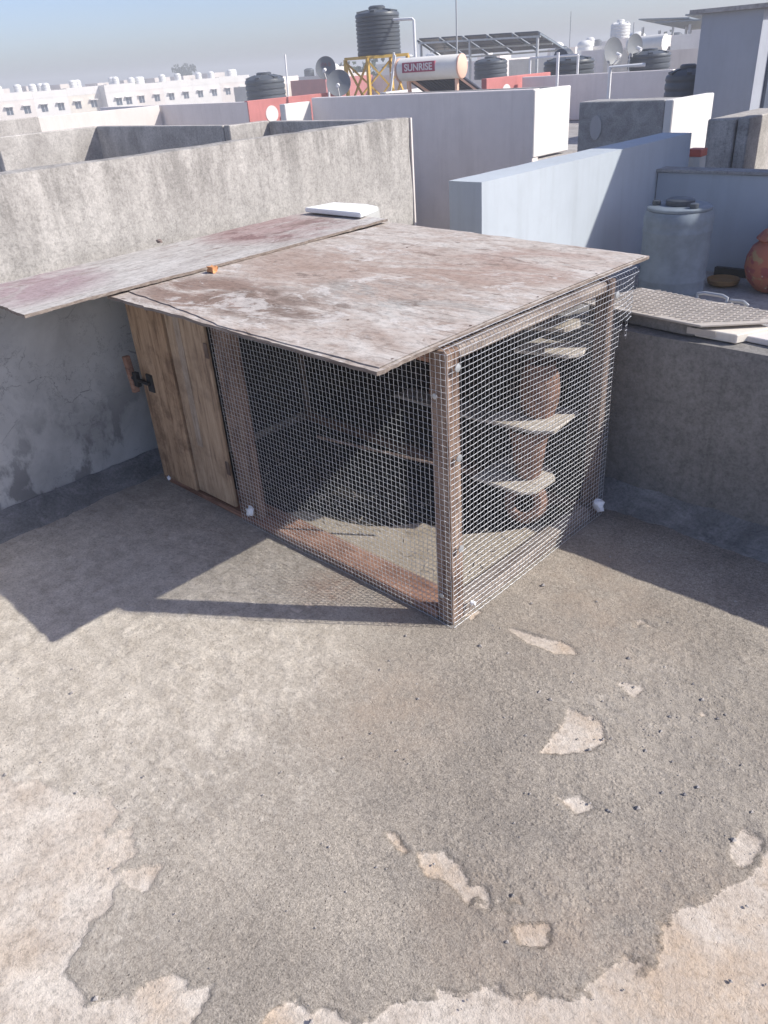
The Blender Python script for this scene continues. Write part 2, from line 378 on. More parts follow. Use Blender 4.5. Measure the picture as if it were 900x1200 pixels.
CHIPS = [
 [(-0.805,1.306),(-0.807,1.402),(-0.829,1.495),(-0.8,1.502),(-0.769,1.497),(-0.742,1.511),(-0.701,1.45),(-0.713,1.403),(-0.758,1.346)],
 [(-0.685,1.212),(-0.644,1.246),(-0.614,1.238),(-0.627,1.199)],
 [(-0.85,0.856),(-0.807,0.9),(-0.76,0.898),(-0.681,0.857),(-0.682,0.834),(-0.76,0.844),(-0.798,0.827)],
 [(-0.946,0.852),(-0.875,0.847),(-0.878,0.832)], [(-0.556,0.86),(-0.521,0.896),(-0.508,0.87),(-0.541,0.844)],
 [(-1.171,1.689),(-1.06,1.722),(-0.991,1.739),(-0.948,1.716),(-0.997,1.675),(-1.093,1.673)],
 [(-0.77,1.682),(-0.719,1.7),(-0.719,1.659)], [(-0.299,1.333),(-0.303,1.416),(-0.259,1.414),(-0.254,1.343),(-0.272,1.315)],
 [(-1.494,0.347),(-1.456,0.422),(-1.386,0.398),(-1.393,0.339)], [(-1.354,0.351),(-1.304,0.42),(-1.278,0.364),(-1.306,0.339)],
 [(-0.775,1.49),(-0.77,1.512),(-0.755,1.498)]]
def floor_mat():
    k = Mat('terrace screed', 0.95, 0.12)
    nz = k.noise(38, 7, 0.75); nz2 = k.noise(9, 5, 0.65); nz3 = k.noise(120, 4, 0.75)
    f = k.math('ADD', k.attr('screed'), k.math('MULTIPLY', k.math('SUBTRACT', nz, 0.5), 0.040))
    f = k.math('ADD', f, k.math('MULTIPLY', k.math('SUBTRACT', nz3, 0.5), 0.012))
    mm = k.math('MULTIPLY_ADD', f, 110.0); mm.node.inputs[2].default_value = 0.5; mm.node.use_clamp = True
    big = k.noise(2.6, 7, 0.65)
    grey = k.ramp(big, [(0.38, (0.262, 0.234, 0.210)), (0.5, (0.305, 0.273, 0.246)), (0.62, (0.37, 0.332, 0.298))])
    grey = k.mix(k.ramp(k.noise(7, 6, 0.7, k.map(loc=(3, 8, 0))), [(0.45, 0.0), (0.7, 0.45)]), grey, (0.245, 0.226, 0.212))
    grit = k.noise(230, 3, 0.85)
    grey = k.mix(1.0, grey, k.ramp(grit, [(0.32, 0.38), (0.44, 0.90), (0.54, 1.05), (0.68, 1.5)]), 'MULTIPLY')
    grey = k.mix(1.0, grey, k.ramp(k.noise(75, 6, 0.85), [(0.38, 0.66), (0.5, 1.0), (0.62, 1.22)]), 'MULTIPLY')
    # pale crust flakes left on the grey layer
    fl = k.attr('flake')
    fn = k.math('ADD', k.math('MULTIPLY', k.noise(34, 6, 0.72, k.map((1, 1.5, 1))), 0.6), k.math('MULTIPLY', k.noise(5.5, 5, 0.65), 0.4))
    fm = k.math('MULTIPLY_ADD', k.math('ADD', fn, k.math('MULTIPLY', fl, 0.25)), 8.0); fm.node.inputs[2].default_value = -5.0; fm.node.use_clamp = True
    pale = k.ramp(k.noise(14, 7, 0.75), [(0.38, (0.41, 0.372, 0.338)), (0.6, (0.58, 0.535, 0.495))])
    pale = k.mix(1.0, pale, k.ramp(k.noise(120, 5, 0.85), [(0.38, 0.66), (0.5, 1.0), (0.62, 1.10)]), 'MULTIPLY')
    grey = k.mix(k.math('MULTIPLY', fm, 0.80), grey, pale)
    gl = k.math('MULTIPLY', fl, 0.5, True); grey = k.mix(gl, grey, pale)
    # pale specks and dark pits
    sp = k.ramp(k.voro(46), [(0.06, 1.0), (0.14, 0.0)])
    spn = k.ramp(k.noise(6.5, 4), [(0.50, 0.0), (0.60, 1.0)])
    grey = k.mix(k.math('MULTIPLY', k.math('MULTIPLY', sp, spn), 0.6), grey, (0.47, 0.425, 0.38))
    dk = k.math('MULTIPLY', k.ramp(k.voro(62, vec=k.map(loc=(3.3, 1.1, 0))), [(0.08, 1.0), (0.15, 0.0)]), k.ramp(k.noise(5.1, 4, vec=k.map(loc=(9, 1, 0))), [(0.46, 0.0), (0.58, 1.0)]))
    grey = k.mix(k.math('MULTIPLY', dk, 0.7), grey, (0.13, 0.11, 0.10))
    light = k.ramp(k.noise(5, 9, 0.75), [(0.38, (0.43, 0.375, 0.33)), (0.6, (0.59, 0.54, 0.493))])
    light = k.mix(k.math('MULTIPLY', k.math('SUBTRACT', 1.0, k.math('MULTIPLY', fl, 0.9), True), k.ramp(k.noise(3.7, 6, 0.7, k.map(loc=(4, 1, 0))), [(0.47, 0.0), (0.62, 0.65)])), light, (0.49, 0.375, 0.275))
    light = k.mix(1.0, light, k.ramp(k.noise(70, 7, 0.85), [(0.36, 0.60), (0.5, 1.0), (0.64, 1.12)]), 'MULTIPLY')
    pits = k.ramp(k.voro(24, vec=k.map((1, 1, 1), loc=(0.2, 0.9, 0))), [(0.06, 1.0), (0.10, 0.0)])
    pits = k.math('MULTIPLY', pits, k.ramp(k.noise(7, 2), [(0.5, 0.0), (0.58, 1.0)]))
    light = k.mix(k.math('MULTIPLY', pits, 0.6), light, (0.22, 0.19, 0.17))
    grey = k.mix(1.0, grey, (1.15, 1.125, 1.06), 'MULTIPLY'); light = k.mix(1.0, light, (1.18, 1.155, 1.11), 'MULTIPLY'); c = k.mix(mm, light, grey)
    c = k.mix(k.math('MULTIPLY', k.attr('tan'), k.ramp(nz2, [(0.35, 0.15), (0.65, 1.0)])), c, (0.45, 0.34, 0.255))
    c = k.mix(k.math('MULTIPLY', k.attr('rust'), k.ramp(nz, [(0.35, 0.1), (0.65, 1.0)])), c, (0.34, 0.18, 0.12))
    c = k.mix(k.attr('wallfoot'), c, k.mix(1.0, c, (0.62, 0.62, 0.64), 'MULTIPLY'))
    gr = k.math('MULTIPLY', k.ramp(k.voro(85), [(0.15, 1.0), (0.5, 0.0)]), k.math('MULTIPLY', k.math('MULTIPLY', k.attr('gravel'), mm), k.ramp(k.noise(11, 5, 0.7), [(0.42, 0.0), (0.56, 1.0)])))
    c = k.mix(k.math('MULTIPLY', k.math('MULTIPLY', k.attr('gravel'), mm), 0.22, True), c, (0.20, 0.18, 0.168))
    k.bump(gr, 0.45, 0.005)
    k.bump(grit, 0.8, 0.003); k.bump(nz3, 0.6, 0.004); k.bump(nz, 0.35, 0.006)
    k.bump(k.math('SUBTRACT', k.math('ADD', k.math('MULTIPLY', mm, k.math('SUBTRACT', 1.0, k.math('MULTIPLY', fl, 0.75), True)), k.math('MULTIPLY', fm, 0.3)), dk), 0.7, 0.003)
    return k.col(c)
M_floor = floor_mat()
def blob(x, y, cx, cy, r, soft=1.0):
    return np.clip(1 - np.hypot(x-cx, y-cy)/r, 0, 1)**soft
def build_floor():
    st = 0.007; xs = np.arange(-3.30, 0.9, st); ys = np.arange(-0.9, 2.68, st)
    x, y = np.meshgrid(xs, ys, indexing='ij'); nx, ny = x.shape; x = x.ravel(); y = y.ravel()
    wob = (fbm(x, y, 7, 3, 6, 0.62) - 0.5)*0.15
    f = np.full(x.shape, 9.0)
    for p in LIGHT: f = np.minimum(f, sdf(x, y, p) + wob)
    for p in CHIPS: f = np.minimum(f, sdf(x, y, p) + wob*0.22 - 0.007)
    scat = 0.78 - fbm(x, y, 4.5, 41, 5, 0.62); f = np.minimum(f, scat*0.35 + 0.004)
    grav = np.clip(1.25*blob(x, y, -0.6, 1.55, 0.95) + 0.7*blob(x, y, -0.55, 0.95, 0.55), 0, 1)
    flake = np.clip(1.85*blob(x, y, -2.75, 0.10, 1.95, 0.85) + 0.35*blob(x, y, -1.7, 1.1, 0.8) + 0.4*blob(x, y, -0.85, 1.75, 0.35) + 0.5*blob(x, y, -0.55, 1.65, 0.5), 0, 1.1)
    tan = np.clip(0.5*blob(x, y, -1.24, 1.16, 0.30) + 0.5*blob(x, y, -0.6, 0.83, 0.22) + 0.35*blob(x, y, -1.15, 2.12, 0.3) + 0.35*blob(x, y, -0.95, 1.9, 0.4) + 0.5*blob(x, y, -0.25, 0.98, 0.38, 0.6), 0, 1)
    rust = np.clip(0.55*blob(x, y, -1.83, 1.47, 0.17) + 0.35*blob(x, y, -1.55, 1.53, 0.14), 0, 1)
    wallfoot = np.clip(1 - np.abs(y-2.60)/0.34, 0, 1)*0.75 + np.clip(1 - np.abs(x+3.2)/0.3, 0, 1)*0.55  # floor tone darker in bands along the foot of both parapets
    wallfoot = np.clip(wallfoot*(0.5+fbm(x, y, 5, 77)), 0, 0.9)
    lay = np.clip(f/0.010 + 0.5, 0, 1); lay = lay*lay*(3-2*lay)
    z = 0.0048*lay*(1-0.8*np.clip(flake, 0, 1)) - 0.004 + (fbm(x, y, 1.3, 5)-0.5)*0.012
    z += (fbm(x, y, 55, 9, 3, 0.75)-0.5)*(0.003 + 0.004*grav)*(0.25+0.75*lay)
    z += np.clip(fbm(x, y, 22, 21, 4, 0.65) - 0.50, 0, 1)*0.012*np.clip(flake, 0, 1)
    idx = np.arange(nx*ny).reshape(nx, ny)
    q = np.stack([idx[:-1,:-1], idx[1:,:-1], idx[1:,1:], idx[:-1,1:]], -1).reshape(-1, 4)
    me = bpy.data.meshes.new('terrace_floor'); me.vertices.add(nx*ny)
    me.vertices.foreach_set('co', np.stack([x, y, z], -1).astype(np.float32).ravel())
    me.loops.add(q.size); me.loops.foreach_set('vertex_index', q.ravel().astype(np.int32))
    me.polygons.add(len(q)); me.polygons.foreach_set('loop_start', (np.arange(len(q))*4).astype(np.int32))
    try: me.polygons.foreach_set('loop_total', np.full(len(q), 4, np.int32))
    except Exception: pass
    me.update(calc_edges=True); me.validate()
    me.polygons.foreach_set('use_smooth', np.ones(len(me.polygons), bool))
    for n, a in (('gravel', grav*(0.4+1.2*fbm(x, y, 6, 55))), ('screed', f), ('flake', flake), ('tan', tan), ('rust', rust), ('wallfoot', wallfoot)):
        at = me.attributes.new(n, 'FLOAT', 'POINT'); at.data.foreach_set('value', np.clip(a, -1, 1).astype(np.float32))
    me.materials.append(M_floor)
    o = bpy.data.objects.new('terrace_floor', me); COL.objects.link(o); tag(o, kind='structure')
build_floor()
m = MB(); m.box(-3.75, 5, -6, 2.86, -6.5, -0.03); tag(m.build('terrace_slab', M_roofslab), kind='structure')
m = MB(); m.add([(-420,-420,-6.5),(420,-420,-6.5),(420,420,-6.5),(-420,420,-6.5)], [(0,1,2,3)]); tag(m.build('ground', M_ground), kind='structure')

# crumbs of broken screed
def crumbs():
    m = MB(); rn = random.Random(3)
    for i in range(420):
        x = rn.uniform(-2.3, 0.1); y = rn.uniform(0.1, 2.3)
        if rn.random() < 0.4: x = rn.gauss(-0.65, 0.3); y = rn.gauss(1.5, 0.35)
        if -3.1 < x < -1.28 and y > 1.5: continue
        r = rn.choice([0.0018, 0.0025, 0.003, 0.004, 0.0065]) * rn.uniform(0.7, 1.2); c = Vector((x, y, r*0.5))
        vs = [c + Vector((rn.gauss(0, 1), rn.gauss(0, 1), 0)).normalized()*0 + Vector(d)*r*rn.uniform(0.6, 1.3) for d in ((1,0,0),(-1,0,0),(0,1,0),(0,-1,0),(0,0,.8),(0,0,-.6))]
        m.add(vs, [(0,2,4),(2,1,4),(1,3,4),(3,0,4),(2,0,5),(1,2,5),(3,1,5),(0,3,5)])
    tag(m.build('crumbs', plain('screed crumb', (0.36, 0.33, 0.31), 0.95, 0.35, 30)), 'loose crumbs of broken cement scattered on the terrace floor', 'crumbs', kind='stuff')
crumbs()

# ------------------------------------------------------------------ own parapets
def leftwall_mat():
    k = Mat('old smooth cement, crazed', 0.9, 0.2)
    n1 = k.noise(2.2, 7, 0.62, None, 0.4)
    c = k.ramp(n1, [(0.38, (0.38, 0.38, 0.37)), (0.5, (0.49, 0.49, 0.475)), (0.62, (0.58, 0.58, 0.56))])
    wv = k.noise(6, 7, 0.7)
    n = k.n.new('ShaderNodeVectorMath'); n.operation = 'MULTIPLY_ADD'; k.l.new(wv, n.inputs[0]); n.inputs[1].default_value = (0.5, 0.6, 0.4); k.l.new(k.obj, n.inputs[2])
    cr = k.ramp(k.voro(8.5, 'DISTANCE_TO_EDGE', n.outputs[0]), [(0.0, 1.0), (0.022, 0.0)])
    cr = k.math('MULTIPLY', cr, k.ramp(k.noise(2.6, 4), [(0.44, 0.0), (0.56, 1.0)]))
    c = k.mix(k.math('MULTIPLY', cr, 0.8), c, (0.15, 0.15, 0.155))
    z = k.sep()[2]
    low = k.ramp(z, [(0.15, 1.0), (0.6, 0.0)])
    bl = k.math('MULTIPLY', low, k.ramp(k.noise(6.5, 6, 0.62, k.map((1, 1, 0.6))), [(0.505, 0.0), (0.575, 1.0)]))
    c = k.mix(k.math('MULTIPLY', bl, 0.7), c, (0.12, 0.12, 0.125))
    k.bump(k.noise(40, 6, 0.7), 0.25, 0.004); k.bump(cr, -0.4, 0.003) if False else None
    return k.col(c)
M_left = leftwall_mat()
w = rough_wall(-3.60, -3.33, -3.0, 3.40, -0.02, 0.935, 0.07, 0.003).build('parapet_wall', M_left)
tag(w, 'cracked bluish grey cement parapet beside the cage door, carrying the purple stained plywood', 'wall')
# right parapet
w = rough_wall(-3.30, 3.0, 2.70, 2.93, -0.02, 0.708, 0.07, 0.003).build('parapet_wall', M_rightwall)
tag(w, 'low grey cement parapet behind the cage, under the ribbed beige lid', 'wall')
def fillet(along, a0, a1, base, wall, zt, sgn, lab):
    m = MB(); n = int((a1 - a0)/0.03); k = 7; vs = []; fs = []
    for i in range(n + 1):
        a = a0 + (a1 - a0)*i/n
        for j in range(k + 1):
            t = j/k; d = base + (wall - base)*t; z = zt*(t**1.7) + 0.012*noise.noise((a*9, t*4, 3)) + 0.005*noise.noise((a*40, t*14, 5)) - (0.012 if j == 0 else 0)
            e = 0.016*noise.noise((a*5, 8, 1))
            vs.append((d + e*(1-t), a, z) if along == 'y' else (a, d + e*(1-t), z))
    for i in range(n):
        for j in range(k): fs.append((i*(k+1)+j, i*(k+1)+j+1, (i+1)*(k+1)+j+1, (i+1)*(k+1)+j))
    m.add(vs, fs, True); o = m.build('floor_fillet', M_fillet); tag(o, kind='structure')
fillet('y', -1.5, 2.70, -3.15, -3.325, 0.062, 1, '')
fillet('x', -3.3, 1.5, 2.55, 2.706, 0.075, 1, '')

# neighbour's tall weathered wall
w = rough_wall(-3.85, -3.72, -3.0, 4.11, -1.0, 1.34, 0.08, 0.006, 0.006).build('boundary_wall', M_neighwall)
tag(w, 'tall weathered cement wall rising behind the purple stained plywood', 'wall')
m = MB(); m.box(-3.86, -3.715, 4.112, 4.125, -1.0, 1.335); e = m.build('plaster_edge', M_pinkwhite, w)

# ------------------------------------------------------------------ wire mesh cage
CX0, CX1, CY0, CY1, CH = -3.06, -1.327, 1.573, 2.52, 0.95
cage = thing('wire_cage', 'timber framed wire mesh bird cage with plank door in the terrace corner', 'cage', ((CX0+CX1)/2, (CY0+CY1)/2, 0))
def part(mb, name, mat, bev=0.003, parent=None): return mb.build(name, mat, parent or cage, bev)
def rbox(*a):  # timber with slightly bowed surfaces
    return MB().box(*a)
part(rbox(-1.400, -1.336, 1.580, 1.642, 0.0, 0.95), 'corner_post', M_wpost, 0.004)
part(rbox(-1.392, -1.340, 2.470, 2.515, 0.0, 0.95), 'corner_post', M_wpostdk, 0.004)
part(rbox(-3.110, -3.060, 1.585, 1.645, 0.0, 0.945), 'corner_post', M_wpost, 0.004)
part(rbox(-3.110, -3.060, 2.455, 2.515, 0.0, 0.945), 'corner_post', M_wpost, 0.004)
part(rbox(-2.490, -2.370, 1.584, 1.625, 0.036, 0.945), 'door_post', M_wpost, 0.004)
part(rbox(-3.058, -1.402, 1.580, 1.700, 0.0, 0.034), 'bottom_rail', M_wrailx, 0.004)
part(rbox(-3.058, -1.407, 2.440, 2.512, 0.0, 0.05), 'bottom_rail', M_wrailx, 0.004)
part(rbox(-1.400, -1.338, 1.644, 2.453, 0.0, 0.055), 'bottom_rail', M_wraily, 0.004)
part(rbox(-3.058, -1.402, 1.588, 1.622, 0.905, 0.95), 'top_rail', M_wrailx, 0.004)
part(rbox(-3.058, -1.407, 2.465, 2.505, 0.90, 0.95), 'top_rail', M_wrailx, 0.004)
part(rbox(-1.395, -1.340, 1.644, 2.453, 0.912, 0.95), 'top_rail', M_wraily, 0.004)
part(rbox(-3.105, -3.065, 1.647, 2.453, 0.0, 0.05), 'bottom_rail', M_wraily, 0.004)
# floor board
sf = Mat('sunlit sand floor', 0.95, 0.1)
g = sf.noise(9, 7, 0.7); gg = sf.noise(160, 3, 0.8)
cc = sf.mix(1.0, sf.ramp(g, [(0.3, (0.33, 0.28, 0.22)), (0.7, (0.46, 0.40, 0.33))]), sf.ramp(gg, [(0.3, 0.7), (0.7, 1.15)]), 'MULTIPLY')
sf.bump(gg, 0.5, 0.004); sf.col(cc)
part(rbox(-3.062, -1.403, 1.703, 2.437, 0.006, 0.018), 'floor_board', M_shadewood, 0.0)  # board colour darkened to stand in for shade on the cage floor
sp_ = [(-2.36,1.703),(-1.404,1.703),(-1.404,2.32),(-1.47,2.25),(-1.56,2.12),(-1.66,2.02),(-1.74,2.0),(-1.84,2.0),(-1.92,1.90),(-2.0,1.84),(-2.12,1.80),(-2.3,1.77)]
part(MB().prism(sp_, 0.0185, 0.0215), 'sunlit_sand', sf.m, 0.0)  # pale sand shape drawn round the sunlit part of the cage floor
# back and side planking, coloured near-black for the shade inside the cage
zz = 0.055
for h in (0.148, 0.152, 0.150, 0.147):
    part(rbox(-3.056, -1.409, 2.478 + random.uniform(-.003, .003), 2.497, zz, zz + h - 0.005), 'back_plank', M_shadewood, 0.003); zz += h
zz = 0.055
for h in (0.17, 0.168, 0.172, 0.17, 0.165):
    part(rbox(-3.088, -3.070, 1.650, 2.450, zz, zz + h - 0.004), 'side_plank', M_shadewood, 0.003); zz += h
# door
door = part(rbox(-3.052, -2.784, 1.556, 1.580, 0.050, 0.93), 'door_plank', M_door, 0.004)
part(rbox(-2.764, -2.500, 1.5600, 1.5780, 0.062, 0.93), 'door_plank', M_door2, 0.004)
part(rbox(-2.700, -2.66, 1.5570, 1.5595, 0.30, 0.93), 'door_batten', wood('worn batten', (0.36, 0.29, 0.23), (0.44, 0.36, 0.29), (0.22, 0.17, 0.13), 'z'), 0.001)
# latch
lt = part(rbox(-3.000, -2.955, 1.548, 1.5585, 0.480, 0.560), 'latch_plate', M_iron, 0.002)
MB().tube([(-3.115, 1.542, 0.523), (-2.97, 1.542, 0.520)], 0.009, 10).build('latch_bolt', M_iron, lt)
MB().box(-3.085, -3.055, 1.531, 1.552, 0.49, 0.555).build('latch_keeper', M_iron, lt, 0.002)
MB().bar((-3.135, 1.548, 0.615), (-3.105, 1.543, 0.455), 0.030, 0.026, (0, 1, 0)).build('wooden_peg', M_wrailx, lt, 0.003)
# hinges at the right edge of the door
for z in (0.72, 0.22):
    part(rbox(-2.512, -2.488, 1.5560, 1.5595, z, z + 0.06), 'hinge', M_wpostdk, 0.001)
# wire mesh
def wire_sheet(name, U, V, pos, pitch, r, mat, keep=None, parent=cage):
    """grid of woven wires; pos(u, v) gives point and normal"""
    m = MB(); nu = int(U / pitch) + 1; nv = int(V / pitch) + 1; n = 3
    P = {}
    for i in range(nu):
        for j in range(nv):
            u = i*pitch; v = j*pitch
            u += 0.0022*noise.noise((u*2.1, v*1.7, 4.0)) + 0.0009*noise.noise((u*60, v*60, 1)); v += 0.004*noise.noise((u*1.9, v*2.3, 9.0)) + 0.0009*noise.noise((u*60, v*60, 7))
            P[i, j] = pos(u, v)
    def run(ids, sgn):
        seg = []
        for (i, j) in ids:
            ok = keep is None or keep(i*pitch, j*pitch)
            if ok:
                p, nn = P[i, j]; seg.append(p + nn*(sgn*r*0.9*(1 if (i + j) % 2 else -1)))
            if (not ok or (i, j) == ids[-1]) and len(seg) > 1: m.tube(seg, r, n, False)
            if not ok: seg = []
    for i in range(nu): run([(i, j) for j in range(nv)], 1)
    for j in range(nv): run([(i, j) for i in range(nu)], -1)
    o = m.build(name, mat, parent); tag(o, kind='stuff'); return o
PITCH = 0.0185
def front_pos(u, v):
    b = 0.004 + 0.013*noise.noise((u*2.2, v*2.2, 2)) * min(1, 8*abs(1.13-u), 8*u)
    return Vector((-2.475 + u, CY0 - b, 0.004 + v)), Vector((0, -1, 0))
wire_sheet('wire_mesh', 1.147, 0.945, front_pos, PITCH, 0.00082, M_wire)
def right_pos(u, v):
    zmax = 0.932; R = 0.030
    b = 0.004 + 0.016*noise.noise((u*2.0, v*1.6, 6))*min(1, 7*u) + 0.010*math.sin(u*4.2+v*3)*min(1, 6*u)*0.6
    z = 0.004 + v + 0.009*math.sin(u*5.5 + 0.6)*min(1, 5*u)*min(1, v*3)*(1 if v < 0.85 else max(0, (0.92-v)/0.07))
    if v > zmax:
        t = (v - zmax)/R
        return Vector((CX1 + 0.004 - R*(1-math.cos(min(t, 1.9))), CY0 + u, 0.004+zmax + R*math.sin(min(t, 1.9)))), Vector((1, 0, 0))
    y = CY0 + u
    b = 0.004 + (b - 0.004)*0.6*min(1, v*3.5)
    x = CX1 + b
    if u > 0.955: x -= 0.5*(u-0.955)**1.5
    return Vector((x, y, z)), Vector((1, 0, 0))
wire_sheet('wire_mesh', 1.09, 0.985, right_pos, PITCH, 0.00082, M_wire, lambda u, v: u < 0.955 or v > 0.735 + 0.05*math.sin(u*90))
def back_pos(u, v): return Vector((-3.06 + u, 2.518 + 0.003*noise.noise((u, v, 1)), 0.60 + v)), Vector((0, 1, 0))
wire_sheet('wire_mesh', 1.73, 0.345, back_pos, PITCH, 0.00082, M_wire_rust)
# washers holding the mesh
def disc(c, nrm, r, t, mat, name='washer'):
    q = Vector(nrm).to_track_quat('Z', 'Y').to_matrix()
    m = MB().lathe([(r, 0), (r, t), (r*0.35, t*1.6)], c, 12, q); return m.build(name, mat, cage)
for z in (0.90, 0.62, 0.30): disc((CX1 + 0.006, 1.612, z), (1, 0, 0), 0.012, 0.003, M_steel)
for z in (0.82, 0.12): disc((-1.368, CY0 - 0.006, z), (0, -1, 0), 0.009, 0.003, M_steel)
disc((CX1 + 0.006, 2.49, 0.90), (1, 0, 0), 0.012, 0.003, M_steel)
def scrap(c, r, seed):
    rn = random.Random(seed); bm = bmesh.new(); bmesh.ops.create_icosphere(bm, subdivisions=2, radius=r)
    for v in bm.verts:
        v.co *= rn.uniform(0.55, 1.25); v.co.y *= 0.8
    bm.verts.index_update(); m = MB().add([v.co + Vector(c) for v in bm.verts], [tuple(v.index for v in f.verts) for f in bm.faces]); bm.free()
    m.build('plastic_scrap', M_scrap, cage)
scrap((-2.391, CY0-0.016, 0.085), 0.022, 1); scrap((CX1+0.014, 2.468, 0.07), 0.026, 2); scrap((-3.006, CY0-0.020, 0.050), 0.012, 3); scrap((CX1+0.010, 1.665, 0.055), 0.011, 4)
# nest shelves with terracotta pots
def plate(name, poly, z, t=0.014): part(MB().prism(poly, z, z + t), name, M_shelf, 0.002)
plate('shelf', [(-1.70,2.15),(-1.47,2.155),(-1.43,2.20),(-1.43,2.33),(-1.50,2.40),(-1.69,2.39)], 0.200)
plate('shelf', [(-1.665,2.19),(-1.47,2.20),(-1.395,2.25),(-1.42,2.46),(-1.66,2.44)], 0.440)
plate('shelf', [(-1.60,2.28),(-1.40,2.33),(-1.375,2.38),(-1.40,2.452),(-1.60,2.44)], 0.700)
plate('shelf', [(-1.56,2.24),(-1.40,2.29),(-1.38,2.36),(-1.42,2.42),(-1.55,2.41)], 0.806)
part(MB().tube([(-2.10, 1.72, 0.44), (-1.62, 2.02, 0.315)], 0.006, 8), 'perch', M_wpostdk, 0)
part(rbox(-2.30, -1.80, 2.36, 2.475, 0.34, 0.354), 'shelf', M_shelf, 0.002)
def straw():
    m = MB(); rn = random.Random(9)
    for i in range(260):
        x = rn.uniform(-2.9, -1.43); y = rn.uniform(1.73, 2.40); a = rn.uniform(0, 3.14); l = rn.uniform(.012, .04); z = .0235 + rn.uniform(0, .004)
        m.bar((x, y, z), (x + l*math.cos(a), y + l*math.sin(a), z + rn.uniform(0, .006)), .0022, .0012)
    o = m.build('straw_litter', M_shelf, cage); tag(o, kind='stuff')
straw()
def pot(c, R, mouth, lab, squash=1.0):
    q = Vector(mouth).to_track_quat('Z', 'Y').to_matrix()
    pr = [(0.02*R, -1.0*R)]
    for k in range(1, 12):
        a = -math.pi/2 + k*math.pi*0.80/12; pr.append((R*math.cos(a), R*math.sin(a)))
    pr += [(0.50*R, 0.66*R), (0.47*R, 0.76*R), (0.62*R, 0.86*R), (0.64*R, 0.92*R), (0.52*R, 0.92*R), (0.42*R, 0.76*R), (0.42*R, 0.60*R), (0.78*R, 0.30*R), (0.80*R, -0.3*R), (0.02*R, -0.8*R)]
    o = MB().lathe(pr, c, 26, q, False).build('terracotta_pot', M_terra)
    return tag(o, lab, 'pot', 'clay nest pots inside the cage')
pot((-1.520, 2.27, 0.018+0.088), 0.088, (0.35, -0.80, 0.45), 'round clay nest pot lying on the cage floor under the lowest shelf')
def jar(c, pr, lab):
    pr = [(r*.84, z) for r, z in pr]
    tag(MB().lathe(pr, c, 26, None, False).build('terracotta_pot', M_terra), lab, 'pot', 'clay nest pots inside the cage')
jar((-1.530, 2.29, 0.2145), [(.01,0),(.055,0),(.062,.02),(.078,.13),(.085,.17),(.092,.172),(.092,.205),(.082,.205),(.072,.13),(.05,.02),(.01,.015)], 'tapered clay flowerpot between the lowest and second cage shelf')
jar((-1.530, 2.35, 0.4545), [(.01,0),(.068,0),(.085,.04),(.092,.10),(.084,.16),(.062,.19),(.070,.205),(.062,.208),(.052,.19),(.075,.12),(.06,.02),(.01,.015)], 'barrel shaped clay jar on the second cage shelf from the floor')
pot((-2.05, 2.40, 0.356+0.062), 0.060, (0.3, -0.9, 0.3), 'small clay pot on the short shelf against the dark back planks')

# ------------------------------------------------------------------ plywood sheets
def sheet(c, nx, ny, t, seed, warp=0.006, jit=0.004, zf=None):
    FL, FR, BR, BL = [Vector(p) for p in c]; top = []; bot = []; rn = random.Random(seed)
    for i in range(nx + 1):
        for j in range(ny + 1):
            u = i/nx; v = j/ny
            p = (FL*(1-u) + FR*u)*(1-v) + (BL*(1-u) + BR*u)*v
            p.z += warp*noise.noise((p.x*1.6+seed, p.y*1.6, 3)) + 0.0012*noise.noise((p.x*9, p.y*14, seed))
            if zf: p.z += zf(u, v)
            if i in (0, nx): p.x += jit*noise.noise((p.y*9, seed, 1)) + jit*0.7*noise.noise((p.y*40, seed, 4))
            if j in (0, ny): p.y += jit*noise.noise((p.x*9, seed, 2)) + jit*0.7*noise.noise((p.x*40, seed, 5))
            top.append(p.copy()); bot.append(p - Vector((0, 0, t*(1 + (0.25*noise.noise((p.x*30, p.y*30, 1)) if i in (0, nx) or j in (0, ny) else 0)))))
    return top, bot
def sheet_mb(c, nx, ny, t, seed, **k):
    top, bot = sheet(c, nx, ny, t, seed, **k); A = MB(); B = MB(); n = len(top); id = lambda i, j: i*(ny+1)+j
    fs = [(id(i,j), id(i+1,j), id(i+1,j+1), id(i,j+1)) for i in range(nx) for j in range(ny)]
    A.add(top, fs, True)
    rim = [id(i, 0) for i in range(nx)] + [id(nx, j) for j in range(ny)] + [id(i, ny) for i in range(nx, 0, -1)] + [id(0, j) for j in range(ny, 0, -1)]
    B.add(top + bot, [tuple(n + q for q in reversed(f)) for f in fs] + [(rim[k], n + rim[k], n + rim[(k+1) % len(rim)], rim[(k+1) % len(rim)]) for k in range(len(rim))])
    return A, B
rp = thing('plywood_sheet', 'large weathered brown plywood sheet forming the cage roof', 'plywood', (-2.1, 2.1, 0.955))
A, B = sheet_mb([(-2.800,1.363,0.966),(-1.360,1.336,0.966),(-1.366,2.80,0.966),(-2.845,2.93,0.966)], 60, 60, 0.011, 1, warp=0.004, jit=0.008, zf=lambda u, v: 0.006*math.sin(v*3.1)*u)
A.build('top_face', M_ply, rp); B.build('edge', M_plyedge, rp)
